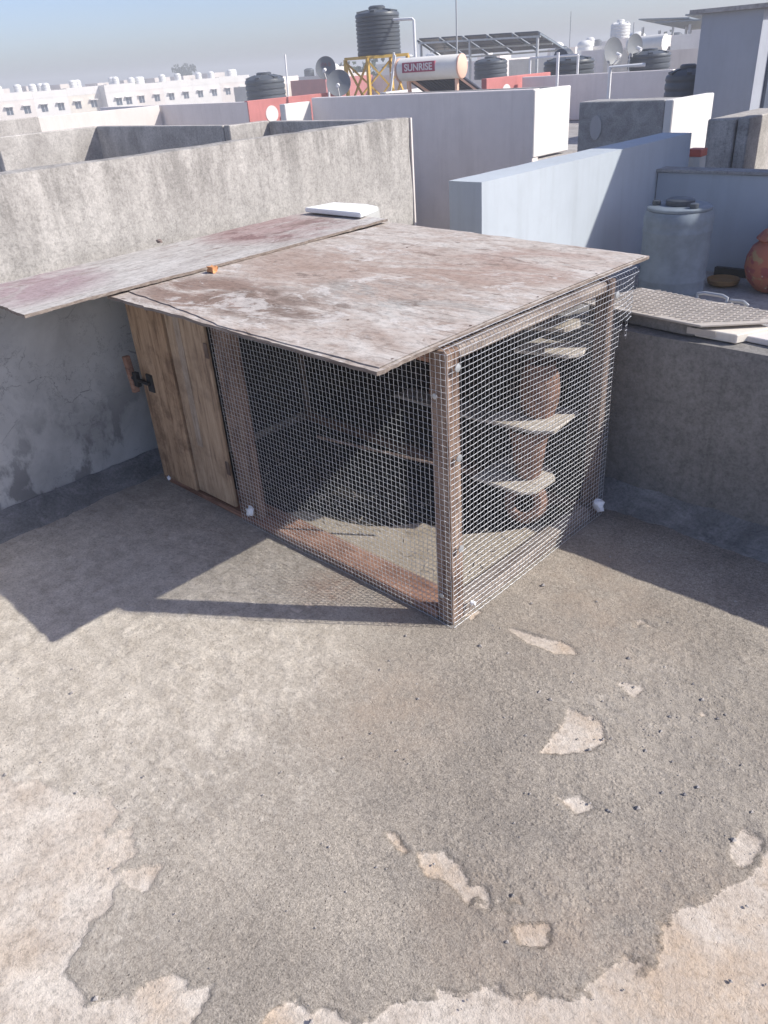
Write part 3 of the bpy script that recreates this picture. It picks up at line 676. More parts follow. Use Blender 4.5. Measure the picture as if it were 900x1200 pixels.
# torn upper ply whose front edge has peeled back
def peel():
    m = MB(); n = 44; vs = []; fs = []
    for i in range(n + 1):
        u = i/n; x = -2.79 + 1.42*u
        y0 = 1.352 + 0.085*max(0, 1-u*2.0)**0.8 + 0.012*noise.noise((u*22, 3, 1))*max(0, 1-u*1.6) + 0.006*noise.noise((u*60, 1, 1)) + 0.004
        for j in range(9):
            t = j/8; y = y0 + (2.78 - y0)*t**1.6
            b = 0.9672 + 0.004*noise.noise((x*1.6+1, y*1.6, 3)) + 0.0012*noise.noise((x*9, y*14, 1)) + 0.006*math.sin((y-1.35)/1.5*3.1)*((x+2.8)/1.44)
            vs.append((x, y, b + 0.0022 + (0.002*abs(noise.noise((u*30, 7, 2))) if j == 0 else 0)))
    for i in range(n):
        for j in range(8): fs.append((i*9+j, (i+1)*9+j, (i+1)*9+j+1, i*9+j+1))
    k = len(vs)
    vs += [(x, y, z - 0.0030) for (x, y, z) in vs[::9]]
    fs += [(i*9, k+i, k+i+1, (i+1)*9) for i in range(n)]
    m.add(vs, fs, True); m.build('peeled_veneer', M_ply, rp)
peel()
def rz(x, y): return 0.9672 + 0.004*noise.noise((x*1.6+1, y*1.6, 3)) + 0.006*math.sin((y-1.35)/1.5*3.1)*((x+2.8)/1.44)
for (x, y) in ((-1.385,1.42),(-1.382,1.75),(-1.386,2.1),(-1.383,2.45),(-1.75,1.61),(-2.1,1.60),(-2.45,1.605),(-1.8,2.48),(-2.3,2.49)):
    MB().lathe([(.0045,0),(.0042,.0018),(.001,.0024)], (x, y, rz(x, y)+.0015), 8).build('nail_head', M_wpostdk, rp)
lp = thing('plywood_sheet', 'narrow purple stained plywood sheet lying on the left parapet', 'plywood', (-3.1, 1.03, 0.96))
A, B = sheet_mb([(-3.36,1.06,0.976),(-2.745,1.027,0.984),(-2.800,2.90,0.984),(-3.43,2.955,0.976)], 30, 70, 0.011, 5, warp=0.004, jit=0.007)
A.build('top_face', M_ply2, lp); B.build('edge', M_plyedge, lp)
# bits lying on top
m = MB(); rn = random.Random(5); bm = bmesh.new(); bmesh.ops.create_cube(bm, size=1); bmesh.ops.subdivide_edges(bm, edges=bm.edges, cuts=2)
for v in bm.verts: v.co = Vector((v.co.x*0.040, v.co.y*0.026, v.co.z*0.022)) * rn.uniform(0.8, 1.15) + Vector((-2.715, 1.79, 0.982))
bm.verts.index_update(); m.add([v.co for v in bm.verts], [tuple(v.index for v in f.verts) for f in bm.faces]); bm.free()
tag(m.build('brick_chip', M_brick), 'small orange brick chip on the plywood roof beside the narrow sheet', 'brick chip')
m = MB(); bm = bmesh.new(); bmesh.ops.create_icosphere(bm, subdivisions=2, radius=0.013)
for v in bm.verts: v.co = Vector((v.co.x*1.5, v.co.y, v.co.z*0.7))*rn.uniform(0.8, 1.2) + Vector((-3.42, 1.99, 0.992))
bm.verts.index_update(); m.add([v.co for v in bm.verts], [tuple(v.index for v in f.verts) for f in bm.faces]); bm.free()
tag(m.build('pebble', plain('dark pebble', (0.22, 0.17, 0.15), 0.9)), 'dark pebble on the outer edge of the purple stained plywood', 'pebble')
m = MB(); m.prism([(-3.36,2.85),(-2.93,2.845),(-2.99,3.03),(-3.10,3.06),(-3.33,3.04)], 0.989, 1.012)
tag(m.build('foam_slab', M_foam, None, 0.004, 2), 'white foam slab at the far end of the purple stained plywood', 'foam')

# ------------------------------------------------------------------ things on the right parapet
lid = thing('manhole_cover', 'beige ribbed sheet lid with handle resting on the right parapet', 'lid', (-1.2, 2.9, 0.708))
poly = [(-1.62,2.775),(-1.11,2.725),(-0.82,2.985),(-0.80,3.0),(-1.0,3.015),(-1.53,3.09)]
MB().prism(poly, 0.756, 0.764).build('plate', M_lid, lid, 0.0015)
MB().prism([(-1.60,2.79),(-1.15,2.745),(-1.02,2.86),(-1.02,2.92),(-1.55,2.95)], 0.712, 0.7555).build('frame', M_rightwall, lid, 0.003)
def ribs():
    m = MB(); c = math.cos(math.radians(38)); s = math.sin(math.radians(38))
    def inside(x, y):
        r = False; n = len(poly)
        for i in range(n):
            (ax, ay), (bx, by) = poly[i], poly[(i+1) % n]
            if (ay > y) != (by > y) and x < (bx-ax)*(y-ay)/(by-ay)+ax: r = not r
        return r
    for a in np.arange(-0.6, 0.6, 0.021):
        for b in np.arange(-0.6, 0.6, 0.034):
            x = -1.2 + a*s + (b + (0.017 if int(round(a/0.021)) % 2 else 0))*c; y = 2.9 - a*c + (b + (0.017 if int(round(a/0.021)) % 2 else 0))*s
            p = (x - 0.012*c, y - 0.012*s); q = (x + 0.012*c, y + 0.012*s)
            if inside(*p) and inside(*q) and inside(x + 0.012, y - 0.02): m.bar((*p, 0.766), (*q, 0.766), 0.006, 0.005)
    o = m.build('tread_ribs', M_lid, lid); tag(o, kind='stuff')
ribs()
MB().tube([(-1.275,3.055,0.762),(-1.275,3.060,0.778),(-1.25,3.062,0.784),(-1.175,3.055,0.784),(-1.155,3.052,0.778),(-1.155,3.048,0.762)], 0.007, 8).build('handle', M_steel, lid)
MB().tube([(-1.14,3.05,0.762),(-1.14,3.05,0.772),(-1.09,3.045,0.775),(-1.07,3.044,0.762)], 0.007, 8).build('handle', M_steel, lid)
m = MB(); m.box(-1.165, -1.06, 2.742, 2.7445, 0.722, 0.745)
for i in range(3): pass
m.build('hinge_strip', M_lid, lid)
m = MB(); m.prism([(-1.14,2.752),(-0.985,2.745),(-0.925,2.885),(-1.00,2.93)], 0.712, 0.744)
tag(m.build('white_box', M_cream, None, 0.003), 'flat white box tucked under the corner of the ribbed lid', 'box')
m = MB(); m.prism([(-0.97,2.79),(-0.80,2.77),(-0.72,2.93),(-0.90,2.95)], 0.711, 0.732)
tag(m.build('flat_slab', M_pinkwhite, None, 0.003), 'pale flat slab on the right parapet beside the white box', 'slab')

# ------------------------------------------------------------------ right neighbour's terrace
m = MB(); m.box(-3.44, 4, 2.94, 9.4, -6.5, 0.0); tag(m.build('neighbour_terrace', M_roofslab), kind='structure')
w = rough_wall(-3.44, -3.17, 4.14, 7.05, 0.0, 0.97, 0.15, 0.002, 0.004).build('boundary_wall', M_blue)
tag(w, 'pale blue white wall with a sunlit side and slanting shadow beyond the cage roof', 'wall')
w = rough_wall(-3.165, 3.0, 6.47, 6.62, 0.0, 0.735, 0.15, 0.002, 0.004).build('boundary_wall', M_blue)
tag(w, 'low pale blue wall in shade behind the grey plastic drum', 'wall')
MB().box(-3.168, 3.0, 6.455, 6.635, 0.737, 0.757).build('coping', M_dkplaster, w)
st = thing('stair_room', 'tall stair room on the neighbouring terrace shading the blue wall', 'building', (-0.9, 8.0, 0.0))
MB().box(-2.45, 0.6, 7.32, 8.75, 0.0, 2.86).build('wall', M_towerblue, st); MB().box(-2.55, 0.7, 7.30, 8.85, 2.862, 2.96).build('roof', M_roofslab, st)
# drum
dr = thing('plastic_drum', 'faded blue grey plastic drum standing on the neighbouring terrace', 'drum', (-2.60, 5.72, 0.0))
Dr = 0.235
MB().lathe([(Dr*.93,0),(Dr*.99,.02),(Dr,.05),(Dr,.10),(Dr*1.025,.115),(Dr*1.025,.13),(Dr,.145),(Dr*1.01,.30),(Dr*1.01,.44),(Dr*1.03,.455),(Dr*1.03,.475),(Dr*1.0,.49),(Dr*1.03,.52),(Dr*1.03,.55),(Dr*.99,.58),(Dr*.95,.60),(Dr*.90,.602)], (-2.60,5.72,0), 36).build('body', M_tankgrey, dr)
MB().lathe([(Dr*.94,0),(Dr*.96,.006),(Dr*.96,.018),(Dr*.9,.026)], (-2.60,5.72,.603), 36).build('rim', M_tankgrey, dr)
MB().lathe([(.10,0),(.10,.03),(.085,.04)], (-2.60,5.72,.633), 24).build('cap', M_tankblk, dr)
MB().lathe([(.03,0),(.03,.025),(.02,.03)], (-2.75,5.66,.633), 14).build('bung', M_tankblk, dr); MB().lathe([(.03,0),(.03,.025),(.02,.03)], (-2.45,5.62,.633), 14).build('bung', M_tankblk, dr)
# painted water pot
k = Mat('painted clay', 0.7, 0.25); nf = k.noise(9, 3, 0.5); c = k.mix(k.ramp(nf, [(0.52, 0.0), (0.58, 1.0)]), (0.46, 0.16, 0.10), (0.34, 0.09, 0.085))
c = k.mix(k.ramp(k.noise(13, 3, 0.5, k.map(loc=(5, 2, 1))), [(0.60, 0.0), (0.66, 0.7)]), c, (0.42, 0.34, 0.16)); c = k.mix(k.ramp(k.voro(16), [(0.07, 0.8), (0.12, 0.0)]), c, (0.62, 0.50, 0.46)); k.col(c)
wp = thing('water_pot', 'red painted clay water pot with a small tap', 'pot', (-2.00, 6.12, 0.0))
MB().lathe([(.09,0),(.13,.02),(.19,.09),(.215,.17),(.21,.25),(.18,.32),(.15,.345),(.14,.36),(.165,.375),(.16,.385),(.12,.43),(.05,.45),(.01,.455)], (-2.00,6.12,0.0), 32).build('body', k.m, wp)
MB().tube([(-1.93,5.93,.09),(-1.90,5.86,.09),(-1.90,5.85,.05)], .011, 8).build('tap', M_pipe, wp)
MB().lathe([(.018,0),(.02,.012),(.0,.014)], (-1.905,5.865,.098), 10).build('tap_knob', M_pipe, wp)
m = MB(); m.lathe([(.07,0),(.11,.02),(.12,.05),(.115,.055),(.10,.03),(.02,.02)], (-2.36,6.10,0.0), 24)
tag(m.build('clay_dish', plain('ochre clay', (0.30, 0.17, 0.07), 0.8, 0.2)), 'shallow ochre clay dish on the floor between the drum and the water pot', 'dish')
m = MB(); m.bar((-2.55,6.40,0.03),(-1.4,6.40,0.03),0.05,0.06); tag(m.build('dark_beam', M_iron), 'dark beam lying along the foot of the low blue wall', 'beam')
m = MB(); m.box(-2.10, -2.0+.2, 6.38, 6.45, 0.0, 0.50); tag(m.build('dark_board', M_iron, None, 0.004), 'dark board leaning upright behind the red water pot', 'board')

# ------------------------------------------------------------------ surrounding terraces
def house(label, x0, x1, y0, y1, zr, mat, name='terrace_house'):
    t = thing(name, label, 'house', ((x0+x1)/2, (y0+y1)/2, -6.5))
    MB().box(x0, x1, y0, y1, -6.49, zr).build('wall', mat, t)
    MB().box(x0+0.02, x1-0.02, y0+0.02, y1-0.02, zr+0.004, zr+0.03).build('roof', M_roofslab, t)
    return t
def pw(mat, x0, x1, y0, y1, z0, z1, parent, name='parapet'):
    return MB().box(x0, x1, y0, y1, z0, z1).build(name, mat, parent, 0.01)
# left neighbours
h = house('grey cement house beyond the tall weathered wall', -12.3, -3.86, -6, 4.10, -0.6, M_neigh)
h = house('cement house with stepped raw plaster parapets', -20, -8.99, 6.56, 9.2, 0.1, M_neigh)
pw(M_neigh, -12.32, -12.20, 4.9, 6.44, -1.0, 1.10, h); pw(M_neigh, -12.19, -8.98, 6.42, 6.54, 0.13, 1.10, h)
pw(M_neigh, -8.97, -8.85, 6.43, 7.08, -6.4, 1.10, h); pw(M_neigh, -8.84, -6.45, 7.05, 7.17, -6.4, 1.09, h)
pw(M_neigh, -12.9, -12.33, 4.9, 5.03, -1.0, 0.98, h)
h = house('low cement house with small stub walls beside the tall weathered wall', -20, -12.4, 0, 4.6, -0.3, M_neigh)
pw(M_neigh, -12.55, -12.43, 2.5, 4.6, -0.3, 0.72, h); pw(M_neigh, -15.9, -15.75, 4.0, 7.2, -0.3, 1.2, h)
h = house('pale house with pinkish white parapet in front of the white rows', -40, -22.4, 5, 13.9, -0.5, M_pinkwhite)
pw(M_pinkwhite, -22.55, -22.38, 8.0, 13.9, -0.5, 1.0, h)
h = house('grey painted house with a red parapet and oval vent', -40, -18.3, 14.0, 22.0, 0.0, M_grey)
pw(M_grey, -26, -18.32, 13.98, 14.13, 0.04, 1.0, h)
r = pw(M_red, -18.43, -18.30, 13.985, 17.3, -1.2, 1.02, h, 'red_parapet')
def oval(x, y, z, ry, rz, mat, parent, name='oval_vent', nrm='x'):
    m = MB(); n = 20; P = [(x, y + ry*math.cos(2*math.pi*k/n), z + rz*math.sin(2*math.pi*k/n)) if nrm == 'x' else (x + ry*math.cos(2*math.pi*k/n), y, z + rz*math.sin(2*math.pi*k/n)) for k in range(n)]
    d = Vector((0.012, 0, 0)) if nrm == 'x' else Vector((0, -0.012, 0))
    m.add(P + [Vector(p) + d for p in P], [tuple(range(n, 2*n)), tuple(range(n-1, -1, -1))] + [(k, (k+1) % n, n+(k+1) % n, n+k) for k in range(n)])
    return m.build(name, mat, parent)
oval(-18.30, 14.75, 0.66, 0.21, 0.20, M_white, h)
# big grey house
h = house('lavender grey painted house with a white sunlit return wall', -11.29, -6.75, 10.0, 17.0, 0.3, M_grey)
pw(M_grey, -11.27, -6.755, 9.97, 10.12, -6.4, 1.21, h); pw(M_white, -6.865, -6.742, 9.975, 10.87, 0.36, 1.20, h, 'return_wall')
pw(M_white, -11.42, -11.28, 9.38, 9.965, -1.0, 1.16, h, 'return_wall')
pw(M_roofslab, -10.4, -7.0, 10.9, 11.02, 0.34, 1.19, h)
# rough grey house with oval patch
h = house('dark rough plastered house with an oval panel', -5.46, -4.40, 9.42, 12.6, 0.2, M_dkplaster)
pw(M_dkplaster, -5.46, -4.40, 9.0, 9.41, -2.0, 1.10, h); pw(M_white, -4.398, -4.30, 9.0, 10.02, -2.0, 1.10, h, 'return_wall')
oval(-5.22, 9.0, 0.83, 0.075, 0.13, M_oval, h, 'oval_panel', 'y')
# house behind
h = house('long grey painted house carrying the squat black tanks', -11.15, -7.6, 16.0, 24.0, 0.3, M_grey)
pw(M_grey, -11.15, -7.72, 15.99, 16.12, 0.34, 1.18, h); pw(M_white, -7.715, -7.60, 15.99, 17.0, 0.3, 1.16, h, 'return_wall')
h = house('house with a long red parapet and paired oval vents', -22.0, -11.3, 17.3, 24.0, 0.2, M_cream)
pw(M_red, -11.42, -11.28, 14.9, 17.3, -1.0, 1.22, h, 'red_parapet'); oval(-11.28, 15.6, 0.95, 0.15, 0.13, M_white, h); oval(-11.28, 16.8, 1.03, 0.15, 0.13, M_white, h)
pw(M_white, -12.6, -12.48, 17.4, 19.3, 0.23, 0.96, h, 'return_wall')
pw(M_white, -14.4, -14.2, 14.9, 17.2, -2, 1.05, h, 'return_wall')
# stair tower and small walls on the right
t = thing('stair_tower', 'blue grey stair tower with a thin overhanging roof slab', 'building', (-5.55, 14.0, -6.5))
MB().box(-6.00, -5.10, 13.2, 15.4, -6.49, 1.965).build('wall', M_towerblue, t); MB().box(-6.16, -4.95, 13.1, 15.5, 1.968, 2.025).build('roof', M_roofslab, t)
MB().box(-5.099, -5.05, 13.6, 14.3, -0.5, 1.6).build('door', M_window, t)
h = house('small raw cement house right of the blue grey stair tower', -3.48, -3.12, 8.0, 9.3, 0.1, M_rightwall, 'cement_outhouse')
pw(M_neigh, -3.46, -3.20, 7.99, 9.2, 0.13, 0.99, h); pw(M_neigh, -3.19, -3.08, 8.02, 9.6, 0.13, 1.0, h)
m = MB(); m.box(-3.24, -3.115, 7.14, 7.26, 0.0, 0.77); b = m.build('gas_bin', M_cream, None, 0.006); tag(b, 'cream bin with a red top behind the low blue wall', 'bin')
MB().box(-3.243, -3.112, 7.137, 7.263, 0.77, 0.83).build('lid', plain('bright red', (0.6, 0.13, 0.09), 0.5), b, 0.004)

# ------------------------------------------------------------------ tanks
def tank(c, r, h, mat, label, cat='water tank', group=None, ribs=6, dome=0.16, detail=True, name='water_tank'):
    t = thing(name, label, cat, c, group); hb = h*(1-dome); pr = [(r*.97, 0), (r, h*.02)]
    for i in range(ribs):
        z0 = hb*(0.05 + 0.9*i/ribs); z1 = hb*(0.05 + 0.9*(i+1)/ribs)
        pr += [(r, z0+(z1-z0)*.1), (r, z0+(z1-z0)*.55), (r*.965, z0+(z1-z0)*.68), (r*.965, z0+(z1-z0)*.88), (r, z1)]
    pr += [(r*1.0, hb), (r*.97, hb + h*dome*.25), (r*.72, hb + h*dome*.62), (r*.42, hb + h*dome*.8), (r*.40, hb+h*dome*.82)]
    MB().lathe(pr, c, 32 if detail else 14).build('body', mat, t)
    if detail:
        MB().lathe([(r*.38, 0), (r*.38, h*.07), (r*.30, h*.10), (.01, h*.105)], (c[0], c[1], c[2] + hb + h*dome*.78), 20).build('lid', mat, t)
        for k in range(6):
            a = k*math.pi/3; x = Vector((math.cos(a), math.sin(a), 0)); p = Vector(c) + Vector((0, 0, hb))
            MB().bar(p + x*r*.45 + Vector((0,0,h*dome*.74)), p + x*r*.93 + Vector((0,0,h*dome*.42)), r*.2, h*.06).build('shoulder_rib', mat, t)
    return t
tank((-17.32, 18.0, 1.83), 0.60, 1.08, M_tankblk, 'tall black ribbed water tank raised on the yellow steel stand', ribs=9, dome=0.12)
# yellow stand
s = thing('tank_stand', 'yellow steel stand under the tall black tank', 'stand', (-17.3, 18.0, 0.2))
A4 = [(-18.28, 17.6), (-17.15, 17.35), (-16.45, 18.2), (-17.6, 18.75)]
for (x, y) in A4: MB().bar((x, y, 0.3), (x, y, 1.78), 0.08, 0.08).build('leg', M_yellow, s)
for k in range(4):
    (x0, y0), (x1, y1) = A4[k], A4[(k+1) % 4]
    MB().bar((x0, y0, 1.80), (x1, y1, 1.80), 0.07, 0.07).build('top_beam', M_yellow, s)
    MB().bar((x0, y0, 0.5), (x1, y1, 1.72), 0.045, 0.045).build('brace', M_yellow, s); MB().bar((x1, y1, 0.5), (x0, y0, 1.72), 0.045, 0.045).build('brace', M_yellow, s)
MB().prism(A4, 1.815, 1.828).build('deck', M_steel, s)
tag(MB().tube([(-16.75,18.0,2.62),(-16.05,18.0,2.59),(-16.0,18.0,2.56),(-15.98,18.0,0.6)], 0.035, 8).build('overflow_pipe', M_pipe), 'white bent pipe dropping beside the tall black tank', 'pipe')
m = MB(); m.tube([(-16.55,17.5,0.8),(-16.30,17.5,1.86)], .03, 6).tube([(-16.35,17.3,0.8),(-16.08,17.3,1.80)], .03, 6)
for z in (1.1, 1.4): m.bar((-16.55+.1,17.5,z), (-16.30+.05,17.3,z), .03, .03)
tag(m.build('ladder', M_pipe), 'short white ladder leaning at the yellow tank stand', 'ladder')
# other tanks
tank((-27.5, 22.0, 0.62), 0.78, 0.98, M_tankblk, 'squat dark water tank above the red parapet', ribs=3, dome=0.3)
tank((-12.5, 20.0, 0.90), 0.64, 0.60, M_tankblk, 'squat black water tank inside a white pipe frame', ribs=3, dome=0.25)
tank((-18.0, 24.0, 0.95), 0.55, 0.62, M_tankblk, 'squat black water tank under the solar canopy', ribs=3, dome=0.25)
tank((-10.8, 21.0, 0.95), 0.52, 0.55, M_tankblk, 'squat black water tank right of the silver dish', ribs=3, dome=0.25)
tank((-6.50, 14.0, 0.55), 0.34, 0.72, M_tankblk, 'dark tank partly hidden by the blue grey stair tower', ribs=4, dome=0.22)
tank((-25.0, 45.0, 1.45), 0.52, 1.28, M_tankwhite, 'tall white ribbed water tank on the hazy far roof', ribs=7, dome=0.12)
tank((-18.8, 48.0, 1.0), 1.1, 0.9, M_tankblk, 'dark rounded tank under the far tin roof', ribs=3, dome=0.3)
m = MB()
for p in (((-13.15,19.2,0.9),(-13.15,19.2,1.50)), ((-11.75,19.2,0.9),(-11.75,19.2,1.50)), ((-13.15,19.2,1.5),(-11.75,19.2,1.5))): m.tube(p, .028, 6)
tag(m.build('white_pipework', M_pipe), 'white pipe frame around the squat black tank', 'pipe')
for (x, y, h, n, lab) in ((-7.35,13.0,.95,3,'white pipe riser bent over beside the rough grey house'), (-9.95,15.5,1.15,2,'thin white pipe standing against the long grey house')):
    m = MB(); m.tube([(x,y,0.4),(x,y,0.4+h),(x+.55 if n == 3 else x, y+.1 if n == 3 else y, 0.4+h+(.0 if n == 3 else .05))], .03, 6)
    tag(m.build('pipe_riser', M_pipe), lab, 'pipe')
# silver ball / dishes
def dish(c, r, nrm, label, text=None, mast=None):
    t = thing('satellite_dish', label, 'dish', c, 'satellite dishes on the roofs'); q = Vector(nrm).to_track_quat('Z', 'Y').to_matrix()
    MB().lathe([(0.001, 0.0), (r*.3, r*.02), (r*.6, r*.075), (r*.85, r*.15), (r, r*.21), (r*1.01, r*.20), (r*.85, r*.125), (r*.3, -.005*r), (.001, -.02*r)], c, 30, q, False).build('reflector', M_dish, t)
    a = Vector(c) + q @ Vector((0, -r*.95, r*.2)); f = Vector(c) + q @ Vector((0, -r*.45, r*1.0))
    MB().tube([a, f], .018, 6).build('feed_arm', M_pipe, t); MB().tube([f, f + (Vector(c) - f).normalized()*.14], .045, 10).build('feed_horn', M_pipe, t)
    bk = Vector(c) - Vector(nrm).normalized()*.08
    MB().tube([Vector(c), bk, (bk.x, bk.y, mast)], .03, 8).build('mast', M_pipe, t)
    if text:
        cu = bpy.data.curves.new('lettering', 'FONT'); cu.body = text; cu.size = r*.42; cu.align_x = 'CENTER'; cu.extrude = .002
        o = bpy.data.objects.new('lettering', cu); COL.objects.link(o)
        dg = bpy.context.evaluated_depsgraph_get(); me = bpy.data.meshes.new_from_object(o.evaluated_get(dg)); bpy.data.objects.remove(o)
        me.materials.clear(); me.materials.append(M_dulletter)
        o = bpy.data.objects.new('lettering', me); COL.objects.link(o); o.parent = t
        N = Vector(nrm).normalized(); X = Vector((0, 0, 1)).cross(N).normalized(); Y = N.cross(X)
        o.matrix_local = Matrix(((X.x,Y.x,N.x,0),(X.y,Y.y,N.y,0),(X.z,Y.z,N.z,0),(0,0,0,1))) @ Matrix.Translation((0, r*.18, r*.07))
    return t
dish((-17.37,16.0,1.62), 0.27, (0.55,-0.80,0.22), 'upper grey dish with faint red lettering', 'TATA SKY', 0.6)
dish((-16.40,15.5,1.26), 0.31, (0.62,-0.75,0.30), 'lower plain grey dish leaning in front of another dish', None, 0.6)
dish((-11.30,20.0,1.52), 0.30, (0.95,-0.30,0.1), 'grey dish beside the squat tank in the white pipe frame', None, 0.6)
dish((-11.05,20.6,1.60), 0.26, (0.95,-0.30,0.1), 'grey dish half hidden behind the dish beside the white pipe frame', None, 0.6)
tag(MB().lathe([(.10,0),(.26,.06),(.26,.36),(.10,.46)], (-13.8,22.0,1.40), 24, Matrix.Rotation(math.radians(90),3,'X')).build('round_drum', M_tankblk), 'dark round drum lying on its side behind the white pipe frame', 'drum')
tag(MB().tube([(-13.0,24,1.60),(-11.9,24,1.62)], .22, 18).build('heater_drum', M_heater), 'distant pale solar heater drum beside the dark round drum', 'heater')
# solar water heater
sh = thing('solar_heater', 'solar water heater with white drum and peach end caps', 'solar heater', (-11.1, 13.0, 0.4))
a = Vector((-11.86, 12.9, 1.50)); b = Vector((-10.55, 13.15, 1.50)); d = (b-a).normalized()
MB().tube([a, a + d*.03, b - d*.03, b], [.17, .2, .2, .19], 28).build('drum', M_heater, sh)
MB().tube([b, b + d*.03, b + d*.045], [.205, .205, .18], 28).build('end_cap', M_peach, sh); MB().tube([a - d*.04, a - d*.03, a], [.18, .2, .2], 28).build('end_cap', M_peach, sh)
side = Vector((d.y, -d.x, 0)).normalized(); toc = (side*.99 + Vector((0, 0, .12))).normalized()
mid = a + d*.52; u2 = d.cross(toc)*-1
o_ = mid + side*.209 + Vector((0, 0, .035))
MB().add([o_ - d*.36 - Vector((0,0,.085)), o_ + d*.36 - Vector((0,0,.085)), o_ + d*.36 + Vector((0,0,.085)) - side*.008, o_ - d*.36 + Vector((0,0,.085)) - side*.008] + [q - side*.05 for q in (o_ - d*.36 - Vector((0,0,.085)), o_ + d*.36 - Vector((0,0,.085)), o_ + d*.36 + Vector((0,0,.085)), o_ - d*.36 + Vector((0,0,.085)))], [(0,1,2,3),(1,5,6,2),(4,0,3,7),(3,2,6,7),(0,4,5,1)]).build('label_plate', M_label, sh)
cu = bpy.data.curves.new('lettering', 'FONT'); cu.body = 'SUNRISE'; cu.size = .165; cu.align_x = 'CENTER'; cu.extrude = .002; cu.offset = .004
o = bpy.data.objects.new('lettering', cu); COL.objects.link(o); dg = bpy.context.evaluated_depsgraph_get(); me = bpy.data.meshes.new_from_object(o.evaluated_get(dg)); bpy.data.objects.remove(o)
me.materials.clear(); me.materials.append(M_lettering); o = bpy.data.objects.new('lettering', me); COL.objects.link(o); o.parent = sh
o.matrix_local = Matrix.Translation(o_ + side*.004 - Vector((0,0,.055)) - BASE[sh.name]) @ Matrix(((d.x,0,side.x,0),(d.y,0,side.y,0),(0,1,0,0),(0,0,0,1)))
for f in (.14, .93):
    p = a + (b-a)*f
    MB().bar(p + Vector((0,0,-.19)), (p.x, p.y, .45), .06, .05).build('leg', M_peach, sh)
    MB().bar(p + Vector((0,0,-.15)), (p.x+.62, p.y+1.0, .55), .045, .045).build('brace', M_peach, sh)
for i in range(15):
    p = a + (b-a)*(.06 + .89*i/14)
    MB().tube([p + Vector((.02,.05,-.15)), p + Vector((.72,1.05,-1.0))], .028, 8).build('collector_tube', M_tubeglass, sh)
# solar canopy
cn = thing('solar_canopy', 'wide solar panel canopy on slim steel posts', 'canopy', (-20.3, 28.0, 0.2))
c0, c1, c2, c3 = Vector((-22.96,26,2.33)), Vector((-17.46,26,2.20)), Vector((-18.6,29.4,1.70)), Vector((-24.6,29.4,1.70))
for i in range(5):
    for j in range(2):
        def q(u, v): return (c0*(1-u)+c1*u)*(1-v) + (c3*(1-u)+c2*u)*v
        u0, u1, v0, v1 = i/5+.012, (i+1)/5-.012, j/2+.012, (j+1)/2-.012
        P = [q(u0,v0), q(u1,v0), q(u1,v1), q(u0,v1)]; Z = Vector((0,0,.04))
        MB().add(P + [p+Z for p in P], [(3,2,1,0),(4,5,6,7),(0,1,5,4),(1,2,6,5),(2,3,7,6),(3,0,4,7)]).build('solar_panel', M_solar, cn)
dz = Vector((0,0,-.05))
for i in range(6):
    u = i/5; MB().bar(q(u,0)+dz, q(u,1)+dz, .05, .06).build('rafter', M_tankgrey, cn)
for v in (.04, .5, .96): MB().bar(q(0,v)+dz*2.1, q(1,v)+dz*2.1, .06, .06).build('purlin', M_steel, cn)
for u in (0.02, .45, .98):
    for v in (.04, .96): p = q(u, v) + dz*2.7; MB().bar(p, (p.x, p.y, .25), .07, .07).build('post', M_steel, cn)
# antenna rods
for (x, y, z0, z1, lab) in ((-11.33,14.0,.5,2.75,'thin dark antenna rod rising beside the solar heater'), (-18.76,30.0,.5,2.85,'thin antenna rod behind the solar canopy'), (-13.45,25.0,.5,2.2,'thin pale pole between the white tank and squat tank')):
    tag(MB().tube([(x,y,z0),(x,y,z1)], .016, 6).build('antenna_rod', M_steel), lab, 'antenna')
tag(MB().tube([(-25.6,21.5,.3),(-25.5,21.5,2.15)], .035, 6).build('pipe_riser', M_pipe), 'white pipe standing right of the squat dark tank', 'pipe')

